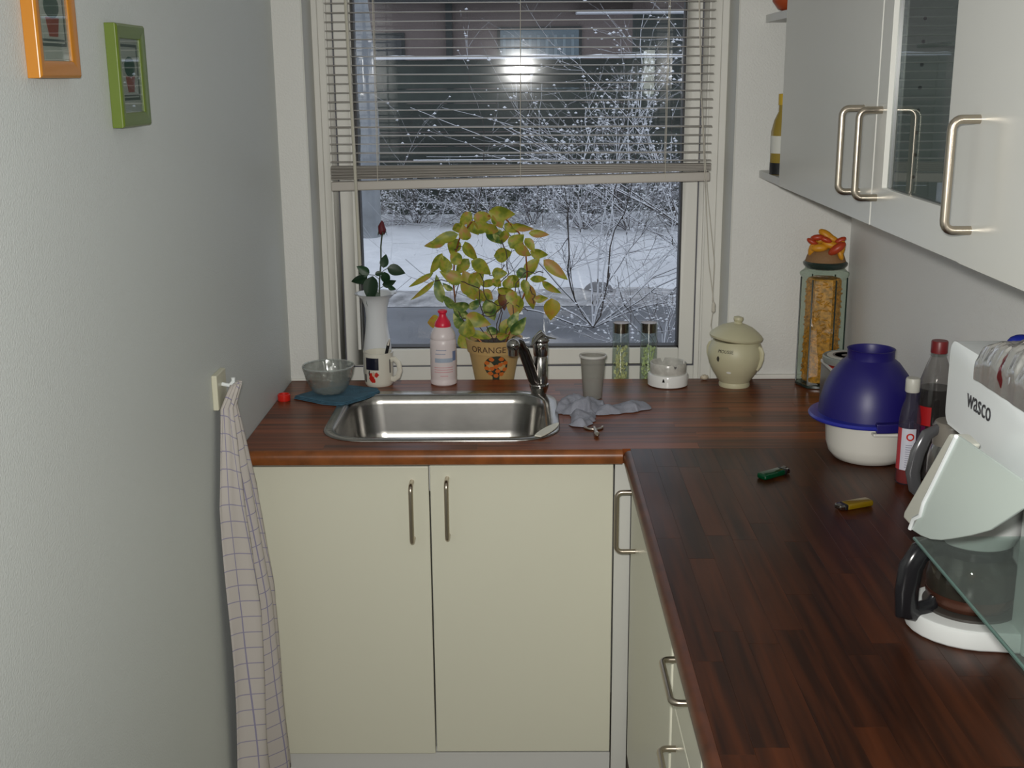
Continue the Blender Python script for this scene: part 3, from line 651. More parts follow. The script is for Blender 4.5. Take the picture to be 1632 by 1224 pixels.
# spice tubes
GLV = thin_glass('vial_glass', (.90, .93, .91), 1.7, .0)
def vial(x, label, seed, colr):
    t = thing('spice_tube', label, 'jar', (x, .055, SILL), group=None); random.seed(seed)
    MB().shell([(.021, 0), (.0225, .002), (.0225, .172), (.0225, .176)], .0015, n=32).build('glass', GLV, t)
    MB().lathe([(.0, .150), (.0195, .150), (.0195, .172), (.0205, .173), (.0205, .176), (.0, .177)], n=32).build('stopper', mat('stopper_metal', (.30, .24, .20), .25, 1), t)
    b = MB()
    for k in range(130):
        a = random.uniform(0, 2*pi); r = .0165*math.sqrt(random.random()); z = .008+random.random()**1.2*.105; s = random.uniform(.0025, .0045)
        R = Matrix.Rotation(random.uniform(0, 3), 3, 'X') @ Matrix.Rotation(random.uniform(0, 3), 3, 'Z')
        b.ball((r*cos(a), r*sin(a), z), s, 6, (1, .6, 1.5), R)
    c = b.build('contents', mat('dried_spice_'+str(seed), colr, .8, var=(90, .4)), t); c['kind'] = 'stuff'
vial(.247, 'left of the two glass spice tubes, pale yellow dried leaves inside, on the window sill', 5, (.80, .77, .42))
vial(.320, 'right of the two glass spice tubes, pale green dried slices inside, behind the ashtray', 6, (.72, .80, .42))
# ashtray
ash = thing('ashtray', 'white and grey round ceramic ashtray with cigarette notches near the sill', 'ashtray', (.358, -.062, T))
MB().lathe([(.046, 0), (.0505, .003), (.051, .028), (.049, .032), (.044, .033), (.0, .033)], n=48).build('base', mat('white_ceramic', (.78, .78, .76), .15), ash)
b = MB(); nn = 72; prof = [(.0445, .033), (.0455, .036), (.0460, .058), (.0445, .0605), (.0425, .058), (.042, .038), (0, .036)]
b.lathe(prof, n=nn)
def nt(x, y, z):
    a = math.atan2(y, x)
    if z > .05 and math.hypot(x, y) > .03 and any(abs((a-q+pi) % (2*pi)-pi) < .09 for q in (-1.3, .2, 1.8, 3.0)): z -= .010
    return (x, y, z)
b.mapv(nt).build('tray', mat('grey_ceramic', (.50, .49, .45), .25, var=(60, .15)), ash)
for a in (-1.9,): MB().prism([(-.003, 0), (.003, 0), (.0015, .008), (-.0015, .008)], 0, .001).mapv(lambda x, y, z: ((.0512+z)*cos(a+x/.05), (.0512+z)*sin(a+x/.05), .018+y)).build('notch_mark', BLACK, ash)
b = MB()
random.seed(2)
for k in range(60): a = random.uniform(0, 6.28); r = .038*math.sqrt(random.random()); b.ball((r*cos(a), r*sin(a), .040), .004, 6, (1, 1, .5))
b.build('ash', mat('ash_grey', (.16, .15, .14), .9), ash)['kind'] = 'stuff'
# cream stoneware jar
JC = mat('cream_stoneware', (.55, .52, .345), .45, var=(8, .06))
jr = thing('ceramic_jar', 'cream lidded stoneware jar with loop handles beside the window', 'jar', (.525, -.072, T))
jp = [(.038, 0), (.039, .004), (.0375, .012), (.044, .022), (.056, .040), (.0645, .058), (.069, .078), (.0675, .095), (.062, .109), (.0565, .119)]
MB().shell(jp, .004, n=56).build('body', JC, jr)
def jrf(z):
    for (r0, z0), (r1, z1) in zip(jp, jp[1:]):
        if z0 <= z <= z1: return r0+(r1-r0)*(z-z0)/(z1-z0)
    return .06
tilt = Matrix.Rotation(radians(5), 3, 'Y')
lm = MB().lathe([(.050, .116), (.056, .1165), (.0655, .121), (.067, .126), (.063, .131), (.054, .139), (.040, .149), (.022, .156), (.012, .158), (.0095, .162), (.0125, .168), (.0115, .174), (.0, .177)], n=56)
lm.mapv(lambda x, y, z: tuple(tilt@Vector((x, y, z-.117))+Vector((0, 0, .1195)))).build('lid', JC, jr)
for s, a0 in ((1, -.62), (-1, pi-.55)):
    c, q = cos(a0), sin(a0); pts = [((.060+d)*c, (.060+d)*q, z) for d, z in ((.002, .104), (.007, .102), (.0115, .092), (.011, .078), (.006, .062), (-.002, .050))]
    MB().tube(pts, .0042, 10, 1.6).build('handle', JC, jr)
DK = mat('jar_print', (.05, .045, .03), .6)
tx = text_mb('MOUSSE', .011); wrap(tx, jrf, .096, -pi/2-.55, .0006).build('lettering', DK, jr, smooth=0)
b = MB(); v = [(0, 0)]; q = blob(jrf, -pi/2-.82, .080, .004, .007, .0012, jit=.05); q.build('hole', DK, jr)
q = blob(jrf, -pi/2-.42, .046, .006, .003, .0012, jit=.1); q.build('pale_spot', mat('jar_pale', (.8, .8, .75), .3), jr)  # small pale oval on the lower body
# pasta jar
pj = thing('pasta_jar', 'tall six-sided glass jar full of pasta with a decorated lid', 'jar', (.738, -.070, T), -.22)
def hexp(r, z, n=6, rot=0): return [(r*cos(rot+2*pi*i/n), r*sin(rot+2*pi*i/n), z) for i in range(n)]
def hexloft(levels): 
    v = []; f = []
    for r, z in levels: v += hexp(r, z)
    n = 6
    for j in range(len(levels)-1):
        for i in range(n): f.append((j*n+i, j*n+(i+1) % n, (j+1)*n+(i+1) % n, (j+1)*n+i))
    f.append(tuple(range(n-1, -1, -1))); f.append(tuple((len(levels)-1)*n+i for i in range(n))); return MB().add(v, f)
PG = thin_glass('jar_glass', (.85, .90, .86), 1.6, .01, haze=.02, hazecol=(.4, .5, .42))
hexloft([(.055, 0), (.057, .006), (.056, .012), (.0555, .272), (.060, .282), (.061, .287), (.050, .296), (.048, .300), (.052, .306)]).build('glass', PG, pj, .0015, 2)
b = MB()
for i in range(6):
    a = i*pi/3; b.tube([(.056*cos(a), .056*sin(a), .01), (.0555*cos(a), .0555*sin(a), .275)], .0018, 6)
b.build('glass_edge', mat('dark_green_glass', (.02, .035, .03), .15), pj)
hexloft([(.058, .001), (.058, .008)]).build('foot', mat('dark_green_glass', (.03, .05, .045), .15), pj, .001)
b = hexloft([(.040, .012), (.042, .018), (.042, .268), (.038, .274)]); random.seed(11)
for k in range(520):
    a0 = random.randrange(6)*pi/3+pi/6; ap = .0365; s = random.uniform(-.02, .02); z = random.uniform(.018, .268); d = Vector((cos(a0), sin(a0), 0)); tdir = Vector((-sin(a0), cos(a0), 0))
    p = d*(ap+.0005)+tdir*s+Vector((0, 0, z)); th = random.gauss(.1, .5); dirv = (tdir*cos(th)+Vector((0, 0, 1))*sin(th))*.006
    b.tube([tuple(p-dirv), tuple(p+d*.001), tuple(p+dirv)], .0017, 5)
b.build('pasta', mat('pasta_orange', (.58, .25, .018), .5, var=(120, .5)), pj)['kind'] = 'stuff'
lid = MB().lathe([(.046, .302), (.050, .306), (.052, .311), (.049, .316), (.046, .326), (.040, .340), (.028, .350), (.0, .354)], n=40); lid.build('lid', mat('brown_cork', (.24, .13, .055), .7, bump=('noise', 200, .3, .002)), pj)
MB().lathe([(.0465, .300), (.053, .307), (.054, .312), (.050, .316)], n=40).build('lid_ring', mat('dark_green_glass', (.03, .05, .045), .15), pj)
random.seed(4); RD = mat('red_bead', (.42, .045, .012), .4); YL = mat('yellow_deco', (.62, .27, .012), .45)
for (x, y, z, l, th, m) in [(-.020, -.028, .372, .014, .1, RD), (-.030, -.018, .362, .013, -.5, RD), (-.002, -.030, .368, .013, -.4, RD), (.022, -.036, .352, .020, .65, RD), (.028, -.02, .366, .013, .5, RD), (-.015, -.030, .352, .018, .1, YL), (.008, -.026, .358, .018, -.2, YL), (.0, -.01, .374, .02, -.6, YL), (-.028, -.015, .350, .018, 1.2, YL), (.03, -.02, .35, .02, 1.4, YL), (.012, -.012, .368, .016, -.5, YL), (.03, -.033, .340, .012, -1.2, YL), (-.012, .015, .362, .02, .3, YL), (.015, .015, .360, .018, -.3, RD)]:
    q = MB().ball((x*1.12, y*1.1, .352+(z-.352)*1.25), l*1.22, 12, (1.0, .50, .45), Matrix.Rotation(-th, 3, 'Y')); q.build('dried_pod', m, pj)
# tin canister
tn = thing('tin_canister', 'dark silver square canister with a round pale lid behind the blue bowl', 'tin', (.738, -.290, T), .0)
MB().box(-.040, -.055, 0, .055, .050, .100).build('body', mat('tin_grey', (.20, .20, .20), .3, .6), tn, .004, 2)
MB().box(-.041, -.056, .1002, .056, .051, .108).build('top_band', mat('tin_white', (.62, .62, .60), .3), tn, .002)
MB().box(-.039, -.050, .1082, -.030, .0, .1086).build('red_mark', REDP, tn); MB().box(-.039, .008, .1082, -.031, .030, .1086).build('red_mark', REDP, tn)
MB().lathe([(.052, .108), (.058, .111), (.060, .118), (.060, .126), (.057, .128), (.054, .1265), (.0, .1265)], (.012, 0, 0), 48).build('lid', mat('lid_grey', (.30, .33, .31), .25, .3), tn)
MB().lathe([(.050, .1268), (.050, .1276), (0, .1276)], (.012, 0, 0), 48).build('lid_disc', mat('lid_pale', (.60, .60, .56), .4), tn)
b = MB().lathe([(.037, .1277), (.037, .1281), (.032, .1281), (.032, .1277)], (.012, 0, 0), 40); b.ball((.012, 0, .1278), .018, 14, (1, .8, .03)); b.build('lid_print', mat('lid_print_grey', (.18, .16, .15), .5), tn)
# white container and blue dome
wc = thing('white_container', 'round white plastic container with rim handle under the blue dome', 'container', (.695, -.665, T))
WP = mat('milk_white_plastic', (.72, .70, .64), .3)
MB().shell([(.058, 0), (.068, .004), (.078, .016), (.0835, .034), (.0865, .074), (.0885, .084), (.091, .086)], .003, n=56).build('body', WP, wc)
MB().box(-.02, -.102, .074, .055, -.080, .080).build('grip', WP, wc, .002)
bd = thing('blue_dome_lid', 'dark blue plastic dome colander upside down on the white container', 'bowl', (.691, -.660, T+.087))
BLU = mat('blue_plastic', (.013, .009, .125), .42)
dome = [(.098, .004), (.0975, .008), (.0955, .03), (.088, .062), (.075, .090), (.058, .112), (.048, .120), (.0462, .122), (.0462, .138), (.0475, .1405), (.045, .141), (.0435, .138), (.0435, .121), (.04, .118), (0, .116)]
def tl(x, y, z): return tuple(Matrix.Rotation(radians(3), 3, 'Y')@Vector((x, y, z)))
MB().lathe(dome, n=64).build('dome', BLU, bd)
MB().lathe([(.094, 0), (.112, -.002), (.113, .001), (.110, .005), (.097, .006)], n=64).mapv(lambda x, y, z: (x-.004, y, z+.003)).build('brim', mat('blue_plastic_brim', (.022, .028, .30), .3), bd)
pts = [(.103*cos(a), .103*sin(a)) for a in [-1.68+.85*i/8 for i in range(9)]]; pin = [(.092*cos(a), .092*sin(a)) for a in [-1.68+.85*i/8 for i in range(9)]]
MB().prism([(p[0]*1.1, p[1]*1.1) for p in pts]+pin[::-1], -.0045, .014).build('clip', BLU, bd, .002)
# sauce bottle
sb = thing('sauce_bottle', 'slim clear bottle with red sauce, white cap and label by the white container', 'bottle', (.726, -.820, T))
MB().lathe([(.018, 0), (.0205, .004), (.0205, .105), (.0200, .128), (.0165, .150), (.0115, .166), (.0105, .182)], n=32).build('glass', thin_glass('sauce_glass', (.72, .70, .76), 1.6, .01, haze=.12, hazecol=(.2, .18, .25)), sb)
MB().lathe([(.017, .002), (.0192, .006), (.0192, .07), (.0, .071)], n=28).build('sauce', mat('red_sauce', (.40, .035, .01), .3), sb)
MB().lathe([(.0125, .180), (.0135, .182), (.0135, .204), (.012, .207), (0, .207)], n=24).build('cap', mat('cap_white', (.55, .54, .48), .4), sb)
sr = lambda z: .0208
patch(sr, -2.55, -1.25, .030, .112, 14, 4).build('label', mat('label_paper', (.60, .60, .68), .5), sb); patch(sr, -3.1, -2.55, .030, .112, 6, 4).build('label_side', mat('label_red', (.45, .05, .06), .5), sb)
q = MB().add([((.0212)*cos(-1.75+(rr*cos(a))/.0208), .0212*sin(-1.75+(rr*cos(a))/.0208), .096+rr*sin(a)) for rr in (.0075, .0045) for a in [2*pi*i/20 for i in range(20)]], [(i, (i+1) % 20, 20+(i+1) % 20, 20+i) for i in range(20)]); q.build('label_ring', REDP, sb)
b = MB()
for k in range(11): q = patch(sr, -2.1, -1.45-.1*(k % 3), .036+k*.0043, .0373+k*.0043, 6, 1, .0005); b.add(q.v, q.f)
b.build('label_text', mat('text_grey', (.25, .25, .32), .6), sb)
# cola bottle
ck = thing('cola_bottle', 'clear cola bottle with dark drink and red cap behind the sauce bottle', 'bottle', (.779, -.795, T))
cpf = [(.026, 0), (.033, .006), (.034, .015), (.032, .03), (.034, .045), (.0325, .06), (.034, .075), (.0325, .09), (.0345, .105), (.0350, .15), (.0345, .165), (.030, .195), (.021, .225), (.0145, .242), (.0135, .252)]
MB().lathe(cpf, n=40).build('bottle', thin_glass('pet', (.80, .78, .76), 1.6, .01, haze=.05, hazecol=(.3, .3, .3)), ck)
MB().lathe([(r-.001, z+.001) for r, z in cpf[:12] if z < .18]+[(.0315, .182), (.0, .182)], n=36).build('cola', mat('cola', (.008, .004, .003), .15), ck)
MB().lathe([(.0155, .250), (.0155, .271), (.0145, .273), (0, .273)], n=28).build('cap', mat('cola_cap', (.16, .008, .01), .4), ck)
MB().lathe([(.0150, .244), (.0165, .246), (.0150, .248)], n=28).build('neck_ring', GLV, ck)
ckr = lambda z: .0353
patch(ckr, -2.9, -2.05, .113, .150, 8, 2).build('label_red', mat('cola_red', (.38, .008, .01), .4), ck); patch(ckr, -3.3, -2.3, .060, .112, 8, 2).build('label_purple', mat('cola_purple', (.10, .006, .05), .4), ck)
# thermos jug
th = thing('thermos_jug', 'grey vacuum jug with a curved steel handle behind the white scale', 'jug', (.790, -.945, T))
TG = mat('taupe_plastic', (.22, .20, .17), .35)
MB().lathe([(.038, 0), (.040, .004), (.040, .09), (.036, .108), (.032, .118)], (-.028, 0, 0), 36).build('body', mat('jug_steel', (.35, .35, .33), .25, .8), th)
MB().lathe([(.034, .116), (.0345, .150), (.032, .156), (.030, .158), (.0, .160)], (-.028, 0, 0), 36).build('lid', TG, th)
pts = [(-.058, -.010, .148), (-.080, -.016, .138), (-.094, -.018, .105), (-.100, -.018, .070), (-.094, -.018, .040), (-.075, -.014, .020)]
MB().tube(pts, [.006, .008, .009, .009, .008, .006], 12, 1.6).build('handle', mat('handle_grey', (.16, .16, .17), .2, .5), th)
# lighters
def lighter(name, label, p, rz, col, flip):
    t = thing(name, label, 'lighter', p, rz); s = -1 if flip else 1; m = thin_glass(name+'_plastic', col, 1.7, .03, haze=.45, hazecol=col)
    b = MB(); b.prism([(-.030, -.012), (.028, -.012), (.028, .012), (-.030, .012)], 0, .012); b.build('body', m, t, .0045, 3)
    MB().box(-.026, -.007, .003, .02, .007, .009).build('tank', mat(name+'_fuel', tuple(c*.7 for c in col), .4), t, .002)
    MB().box(.026, -.0115, .0006, .034, .0115, .0118).build('collar', BLACK, t, .003, 2)
    MB().box(.031, -.0105, .001, .043, .0105, .0112).build('metal_hood', CHROME, t, .003, 2)
    MB().lathe([(.0042, -.004), (.0042, .004)], n=14).mapv(lambda x, y, z: (.040+x, .003+z, .009+y)).build('spark_wheel', mat('wheel', (.3, .28, .26), .35, 1), t)
lighter('green_lighter', 'translucent green lighter lying on the worktop', (.476, -.785, T+.0001), .62, (.0, .10, .035), False)
lighter('yellow_lighter', 'translucent yellow lighter lying nearer the coffee maker', (.596, -.955, T+.0001), .42+pi, (.42, .27, .01), False)
# grey crumpled cloth
random.seed(9); b = MB()
def crumple(path, ws, hs, seed, nu=44, nv=22):
    v = []; P = [Vector((p[0], p[1], 0)) for p in path]
    for i in range(nu+1):
        t = i/nu*(len(P)-1); k = min(int(t), len(P)-2); q = t-k; q = q*q*(3-2*q); c = P[k].lerp(P[k+1], q); d = (P[k+1]-P[k]).normalized(); nn_ = Vector((-d.y, d.x, 0)); w = ws[k]*(1-q)+ws[k+1]*q; h = hs[k]*(1-q)+hs[k+1]*q
        e = min(1, min(i, nu-i)/4)
        for j in range(nv+1):
            s = -1+2*j/nv; p = c+nn_*s*w*(1+.22*noise.noise(Vector((i*.22, s*2, seed))))*(.5+.5*e)
            r = .35+.9*noise.noise(Vector((p.x*26, p.y*26, seed+3)))+.35*abs(noise.noise(Vector((p.x*60, p.y*60, seed+8))))
            z = h*(1-abs(s)**3)*e*(.30+max(0, min(r, 1.0)))+.0015
            v.append((p.x, p.y, T+max(z, .0008)))
    b.add(v, [(i*(nv+1)+j, i*(nv+1)+j+1, (i+1)*(nv+1)+j+1, (i+1)*(nv+1)+j) for i in range(nu) for j in range(nv)])
crumple([(.075, -.275), (.105, -.285), (.145, -.290), (.185, -.290)], [.045, .058, .058, .040], [.020, .030, .032, .018], 1.0)
crumple([(.15, -.315), (.20, -.310), (.245, -.290), (.290, -.270)], [.035, .030, .030, .022], [.020, .020, .020, .016], 4.0)
crumple([(.125, -.30), (.130, -.35), (.125, -.40), (.112, -.440)], [.032, .030, .026, .020], [.025, .020, .020, .016], 7.0)
gc = b.build('cleaning_cloth', mat('grey_cloth', (.29, .30, .355), .95, bump=('noise', 260, .6, .002), var=(30, .12)), None, smooth=70)
tag(gc, 'crumpled grey-blue cleaning cloth right of the sink', 'cloth')
# small metal opener
op = thing('bottle_opener', 'small metal bottle opener lying in front of the grey cloth', 'opener', (.149, -.475, T), .05)
pts = [(.020*cos(a), .012+.020*sin(a)+.018, .003) for a in [pi+.1+(pi-.2)*i/10 for i in range(11)]]
MB().tube(pts, .003, 8).build('claw', STEEL, op)
MB().lathe([(.003, 0), (.0036, .008), (.0032, .018), (.0048, .026), (.0036, .034), (.0052, .043), (.0062, .052), (.004, .060), (.001, .063)], n=14).mapv(lambda x, y, z: (x, .014-z, .0062+y)).build('handle', STEEL, op)
# shell on the sill strip by the jar
sl = thing('seashell', 'small beige shell lying at the wall left of the stoneware jar', 'shell', (.458, -.014, T))
MB().ball((0, 0, .007), .010, 14, (1.1, .8, .7)).mapv(lambda x, y, z: (x, y, max(z*(1+.1*sin(x*900)), .0003))).build('shell_body', mat('shell_beige', (.55, .48, .36), .5), sl)

# ---------------------------------------------------------------- potted plant
pp = thing('potted_plant', 'yellowing green climbing plant on a hoop in a terracotta orange tree pot', 'plant', (-.086, .066, SILL))
PO = mat('buff_terracotta', (.50, .33, .13), .6, var=(20, .08))
PR = [(.046, 0), (.048, .003), (.0585, .060), (.066, .100), (.0665, .101), (.0705, .102), (.075, .134), (.0755, .137)]
def prf(z):
    for (r0, z0), (r1, z1) in zip(PR, PR[1:]):
        if z0 <= z <= z1: return r0+(r1-r0)*(z-z0)/max(z1-z0, 1e-6)
    return PR[-1][0]
MB().shell(PR, .005, n=56).build('pot', PO, pp)
MB().lathe([(.066, .118), (.05, .123), (0, .125)], n=36).build('soil', mat('soil', (.04, .025, .015), .95, bump=('noise', 120, 1, .01)), pp)
wrap(text_mb('ORANGE TREE', .0232, .0006), prf, .109, -pi/2+.20, .0009).build('lettering', mat('pot_ink', (.075, .035, .02), .7), pp, smooth=0)
OG = mat('motif_green', (.025, .035, .02), .6); OO = mat('motif_orange', (.55, .13, .015), .6)
AM = -pi/2+.10
q = blob(prf, AM, .071, .031, .029, .0010, 20, .03); q.build('motif_tree', OG, pp); q = patch(prf, AM-.16, AM+.16, .034, .048, 4, 2, .0008); q.build('motif_trunk', OG, pp)
random.seed(5); k = 0
for (x, z) in [(-.018, .078), (-.019, .066), (-.012, .055), (.0, .050), (.012, .053), (.019, .063), (.019, .077), (.010, .086), (-.009, .086), (.0, .070), (-.008, .066), (.009, .074), (.004, .060)]:
    blob(prf, AM+x*1.25/.06, .071+(z-.070)*1.25, .0068, .0056, .0016, 12, .15, k).build('motif_orange', OO, pp); k += 1
# hoop (copper coloured wire) and stems: pixel-free local coordinates, metres
H = [(-.098, .005, .20), (-.104, .0, .28), (-.100, 0, .35), (-.085, 0, .40), (-.055, 0, .438), (-.01, 0, .455), (.035, 0, .445), (.068, 0, .41), (.085, 0, .36), (.088, 0, .30), (.080, 0, .25), (.050, 0, .17), (.03, 0, .12)]
H = [(-.03, 0, .12), (-.075, .005, .16)]+H
MB().tube(H, .0022, 8).build('hoop', mat('copper_wire', (.45, .16, .06), .25, .8), pp)
SB = mat('brown_stem', (.06, .035, .03), .6)
for pts in ([(-.01, 0, .12), (-.05, -.01, .19), (0, -.02, .20), (.04, -.01, .235), (.09, -.02, .21)], [(0, 0, .12), (.02, -.01, .22), (-.02, -.01, .24), (-.03, -.01, .30), (-.06, -.01, .36)], [(.01, 0, .12), (.02, 0, .2), (.01, -.01, .27), (.04, -.01, .31), (.03, -.01, .38), (0, 0, .43)],
            [(-.02, 0, .12), (-.07, -.01, .17), (-.10, -.01, .22), (-.09, -.01, .30)], [(.02, 0, .12), (.05, -.01, .19), (.055, -.01, .27), (.08, -.01, .31), (.13, -.02, .31)], [(0, 0, .12), (-.03, -.01, .2), (-.04, -.01, .27), (-.09, -.01, .29), (-.15, -.02, .29)],
            [(-.03, -.01, .32), (0, -.01, .30), (.03, -.01, .33)], [(-.07, 0, .38), (-.10, -.01, .37)], [(.0, -.02, .21), (-.04, -.02, .20), (-.08, -.01, .19)], [(.09, -.02, .28), (.105, -.02, .25), (.103, -.02, .23)]):
    P = [];
    for i in range(len(pts)-1):
        for q in range(4): P.append(tuple(Vector(pts[i]).lerp(Vector(pts[i+1]), q/4)+Vector((.003*sin(q*2+i), 0, .003*cos(q*3+i)))))
    MB().tube(P+[pts[-1]], .0013, 5).build('stem', SB, pp)
def leafmat(name, c0, c1, c2):
    m = bpy.data.materials.new(name); m.use_nodes = True; nt = m.node_tree; N = nt.nodes; L = nt.links; b = N['Principled BSDF']; b.inputs['Roughness'].default_value = .5
    tc = N.new('ShaderNodeTexCoord'); oi = N.new('ShaderNodeObjectInfo'); nz = N.new('ShaderNodeTexNoise'); nz.inputs['Scale'].default_value = 2.6; nz.noise_dimensions = '4D'
    L.new(tc.outputs['Object'], nz.inputs['Vector']); mu = N.new('ShaderNodeMath'); mu.operation = 'MULTIPLY'; mu.inputs[1].default_value = 20; L.new(oi.outputs['Random'], mu.inputs[0]); L.new(mu.outputs[0], nz.inputs['W'])
    r = N.new('ShaderNodeValToRGB'); e = r.color_ramp.elements; e[0].position = .36; e[0].color = c0+(1,); e[1].position = .66; e[1].color = c2+(1,); x = e.new(.5); x.color = c1+(1,)
    L.new(nz.outputs[0], r.inputs[0]); L.new(r.outputs[0], b.inputs['Base Color']); b.inputs['Subsurface Weight'].default_value = 0; return m
LM = {'y': leafmat('leaf_yellow_green', (.15, .20, .018), (.32, .33, .03), (.42, .23, .07)), 'g': leafmat('leaf_variegated', (.04, .11, .025), (.15, .22, .04), (.5, .52, .2)), 'r': leafmat('leaf_red', (.09, .04, .02), (.16, .05, .03), (.20, .14, .02)), 'Y': leafmat('leaf_yellow', (.26, .26, .02), (.38, .30, .02), (.40, .20, .03))}
LEAVES = '''625 145 130 55 10 y/510 165 100 50 -10 y/395 185 90 45 -50 y/600 185 80 60 60 y/500 225 90 60 -20 y/400 250 80 50 80 y/575 300 120 60 60 g/590 280 70 40 90 g/640 290 70 45 80 y/710 305 95 60 -50 y/750 225 110 40 15 y/850 270 100 30 5 y/755 360 100 55 20 y/270 290 140 35 -18 y/195 335 110 30 0 y/320 350 90 60 -60 y/335 400 80 50 50 y/275 440 90 55 90 y/215 445 120 45 -60 y/430 370 110 60 60 y/500 455 120 60 30 y/370 475 100 50 -50 y/305 525 120 50 25 y/110 550 150 30 -30 y/130 600 150 25 -40 y/220 610 140 55 75 g/285 575 60 25 40 g/410 570 130 75 70 y/465 545 100 60 -30 y/545 575 100 35 -10 y/630 405 95 55 -5 y/605 505 75 50 0 y/750 520 70 45 20 g/850 395 90 50 15 y/810 470 110 45 -50 y/950 480 150 40 40 y/850 530 90 25 0 y/690 570 80 70 50 y/640 605 80 40 10 y/620 680 95 40 80 r/485 660 100 50 60 y/545 735 120 55 70 g/585 720 80 40 100 y/690 650 80 50 70 y/710 720 120 70 100 y/795 665 150 60 85 y/925 730 110 65 90 Y/930 600 110 30 30 y/355 680 100 50 10 g/280 680 90 40 30 g/370 750 80 40 40 g/470 785 130 60 20 y/405 830 90 70 90 y/340 800 90 50 60 g/185 805 70 60 0 Y/650 830 110 50 -50 y/720 810 110 50 -50 g/560 865 70 35 10 g/480 880 110 40 15 y/620 880 60 40 0 y/375 915 90 60 70 y/860 650 70 30 0 y/450 235 80 50 60 y/680 240 80 45 30 y/560 240 80 50 40 y/350 235 70 40 -30 y/790 330 80 45 60 y/450 700 80 45 -30 g/530 640 70 40 30 y/660 560 70 45 -60 y/760 590 80 45 80 y/590 560 60 40 40 y/430 640 70 45 70 y/690 780 90 50 -60 g/330 730 80 40 60 g'''
random.seed(21); lms = {}
for i, s in enumerate(LEAVES.split('/')):
    cx, cy, ln, w, a, c = s.split(); cx, cy, ln, w, a = map(float, (cx, cy, ln, w, a))
    # sheet measures: 1 unit = 0.418 mm at the plant; origin of the sheet in the plant's frame
    kx = .000418; X = -.3170+.0865+cx*kx-.0055; Z = (1.387-SILL)-cy*kx*1.03; ln *= kx*1.3; w *= kx*1.6
    aspect = round(w/ln*5)/5; key = (c, max(.2, aspect))
    if key not in lms: lms[key] = leafmesh('leaf', 1, key[1], .3, .22); lms[key].materials.append(LM[c])
    ang = radians(-a); o = obj('leaf', lms[key], None, pp)
    if X < -.06 and cos(ang) > 0: ang += pi
    yd = random.uniform(-.045, .02); start = (X-cos(ang)*ln/2, max(-.05, yd), Z-sin(ang)*ln/2)
    R = Matrix.Rotation(-ang, 3, 'Y') @ Matrix.Rotation(radians(90)+random.uniform(-.5, .5), 3, 'X') @ Matrix.Rotation(random.uniform(-.35, .35), 3, 'Y')
    o.matrix_basis = Matrix.Translation(start) @ R.to_4x4() @ Matrix.Scale(ln, 4)

# ---------------------------------------------------------------- coffee maker
cm = thing('coffee_maker', 'white filter coffee maker with a glass jug at the right of the worktop', 'coffee maker', (.66, -1.44, T))
WPC = mat('appliance_white', (.70, .72, .71), .3)
# base: rounded plate, front towards the room
pts = [(.14, -.090), (.14, .075)]+[(-.03+.095*cos(a)-.0, .0+.085*sin(a)) for a in [pi/2+pi*i/14 for i in range(15)]]+[(.0, -.090)]
MB().prism(pts, 0, .030).build('base', WPC, cm, .006, 3)
MB().lathe([(.064, .030), (.064, .034), (.060, .035), (0, .035)], (-.036, .005, 0), 40).build('hot_plate', mat('hot_plate', (.05, .045, .04), .3), cm)
MB().box(.0, -.098, .0, .14, -.052, .225).build('column', mat('column_grey_white', (.56, .60, .58), .35), cm, .004, 2)
MB().box(.035, -.052, .03, .14, .075, .225).build('tank', WPC, cm, .004, 2)
MB().lathe([(.045, .128), (.052, .132), (.062, .155), (.066, .20), (.066, .225)], (-.036, .005, 0), 36).build('filter_holder', WPC, cm)
MB().box(-.045, -.098, .225, .14, .030, .245).build('head', WPC, cm, .008, 2)
CG = thin_glass('carafe_glass', (.60, .58, .52), 1.7, .01, haze=.08, hazecol=(.25, .24, .2))
MB().shell([(.040, .036), (.052, .038), (.060, .052), (.062, .075), (.057, .098), (.047, .114), (.045, .118)], .002, (-.036, .005, 0), 40).build('carafe', CG, cm)
MB().lathe([(.0545, .0375), (.0605, .047), (.0612, .058), (.0595, .058), (.053, .040)], (-.036, .005, 0), 40, cap=False).build('carafe_band', mat('coffee_stain', (.10, .04, .025), .25, .5), cm)
MB().lathe([(.047, .112), (.050, .114), (.050, .126), (.045, .130), (0, .131)], (-.036, .005, 0), 36).build('carafe_lid', BLACK, cm)
b = MB(); ca = cos(pi+.28); sa = sin(pi+.28)
pts = [(-.036+r*ca, .005+r*sa, z) for r, z in ((.046, .122), (.066, .127), (.088, .120), (.100, .100), (.104, .065), (.102, .036), (.086, .030), (.062, .038), (.057, .050))]
b.tube(pts, [.008, .010, .012, .0125, .012, .012, .010, .008, .006], 14, 1.5); b.build('carafe_handle', BLACK, cm)

# ---------------------------------------------------------------- wall scale with "wasco" lettering
wsx = thing('wall_scale', 'white wall-mounted appliance with wasco lettering and a tilted tray, at the right edge', 'scale', (.55, -1.48, 1.215))
b = MB(); hgt = .112; ln = .62; Rn = .018
pl = [(-(ln), 0), (0-Rn*.5, 0)]+[(-Rn+Rn*cos(a), Rn+Rn*sin(a)) for a in [-pi/2+pi/2*i/6 for i in range(1, 7)]]+[(-Rn+Rn*cos(a), hgt-Rn+Rn*sin(a)) for a in [pi/2*i/6 for i in range(7)]]+[(-ln, hgt)]
b.prism(pl, 0, .262); b.mapv(lambda x, y, z: (z, x, y)); b.build('housing', WHITEP, wsx, .011, 5, smooth=40)
tx = text_mb('wasco', .036, .0008); tx.mapv(lambda x, y, z: (-.0006-z, -.112-x*.86, .052+y*1.0-.010)).build('lettering', mat('letter_grey', (.035, .035, .04), .5), wsx, smooth=0)
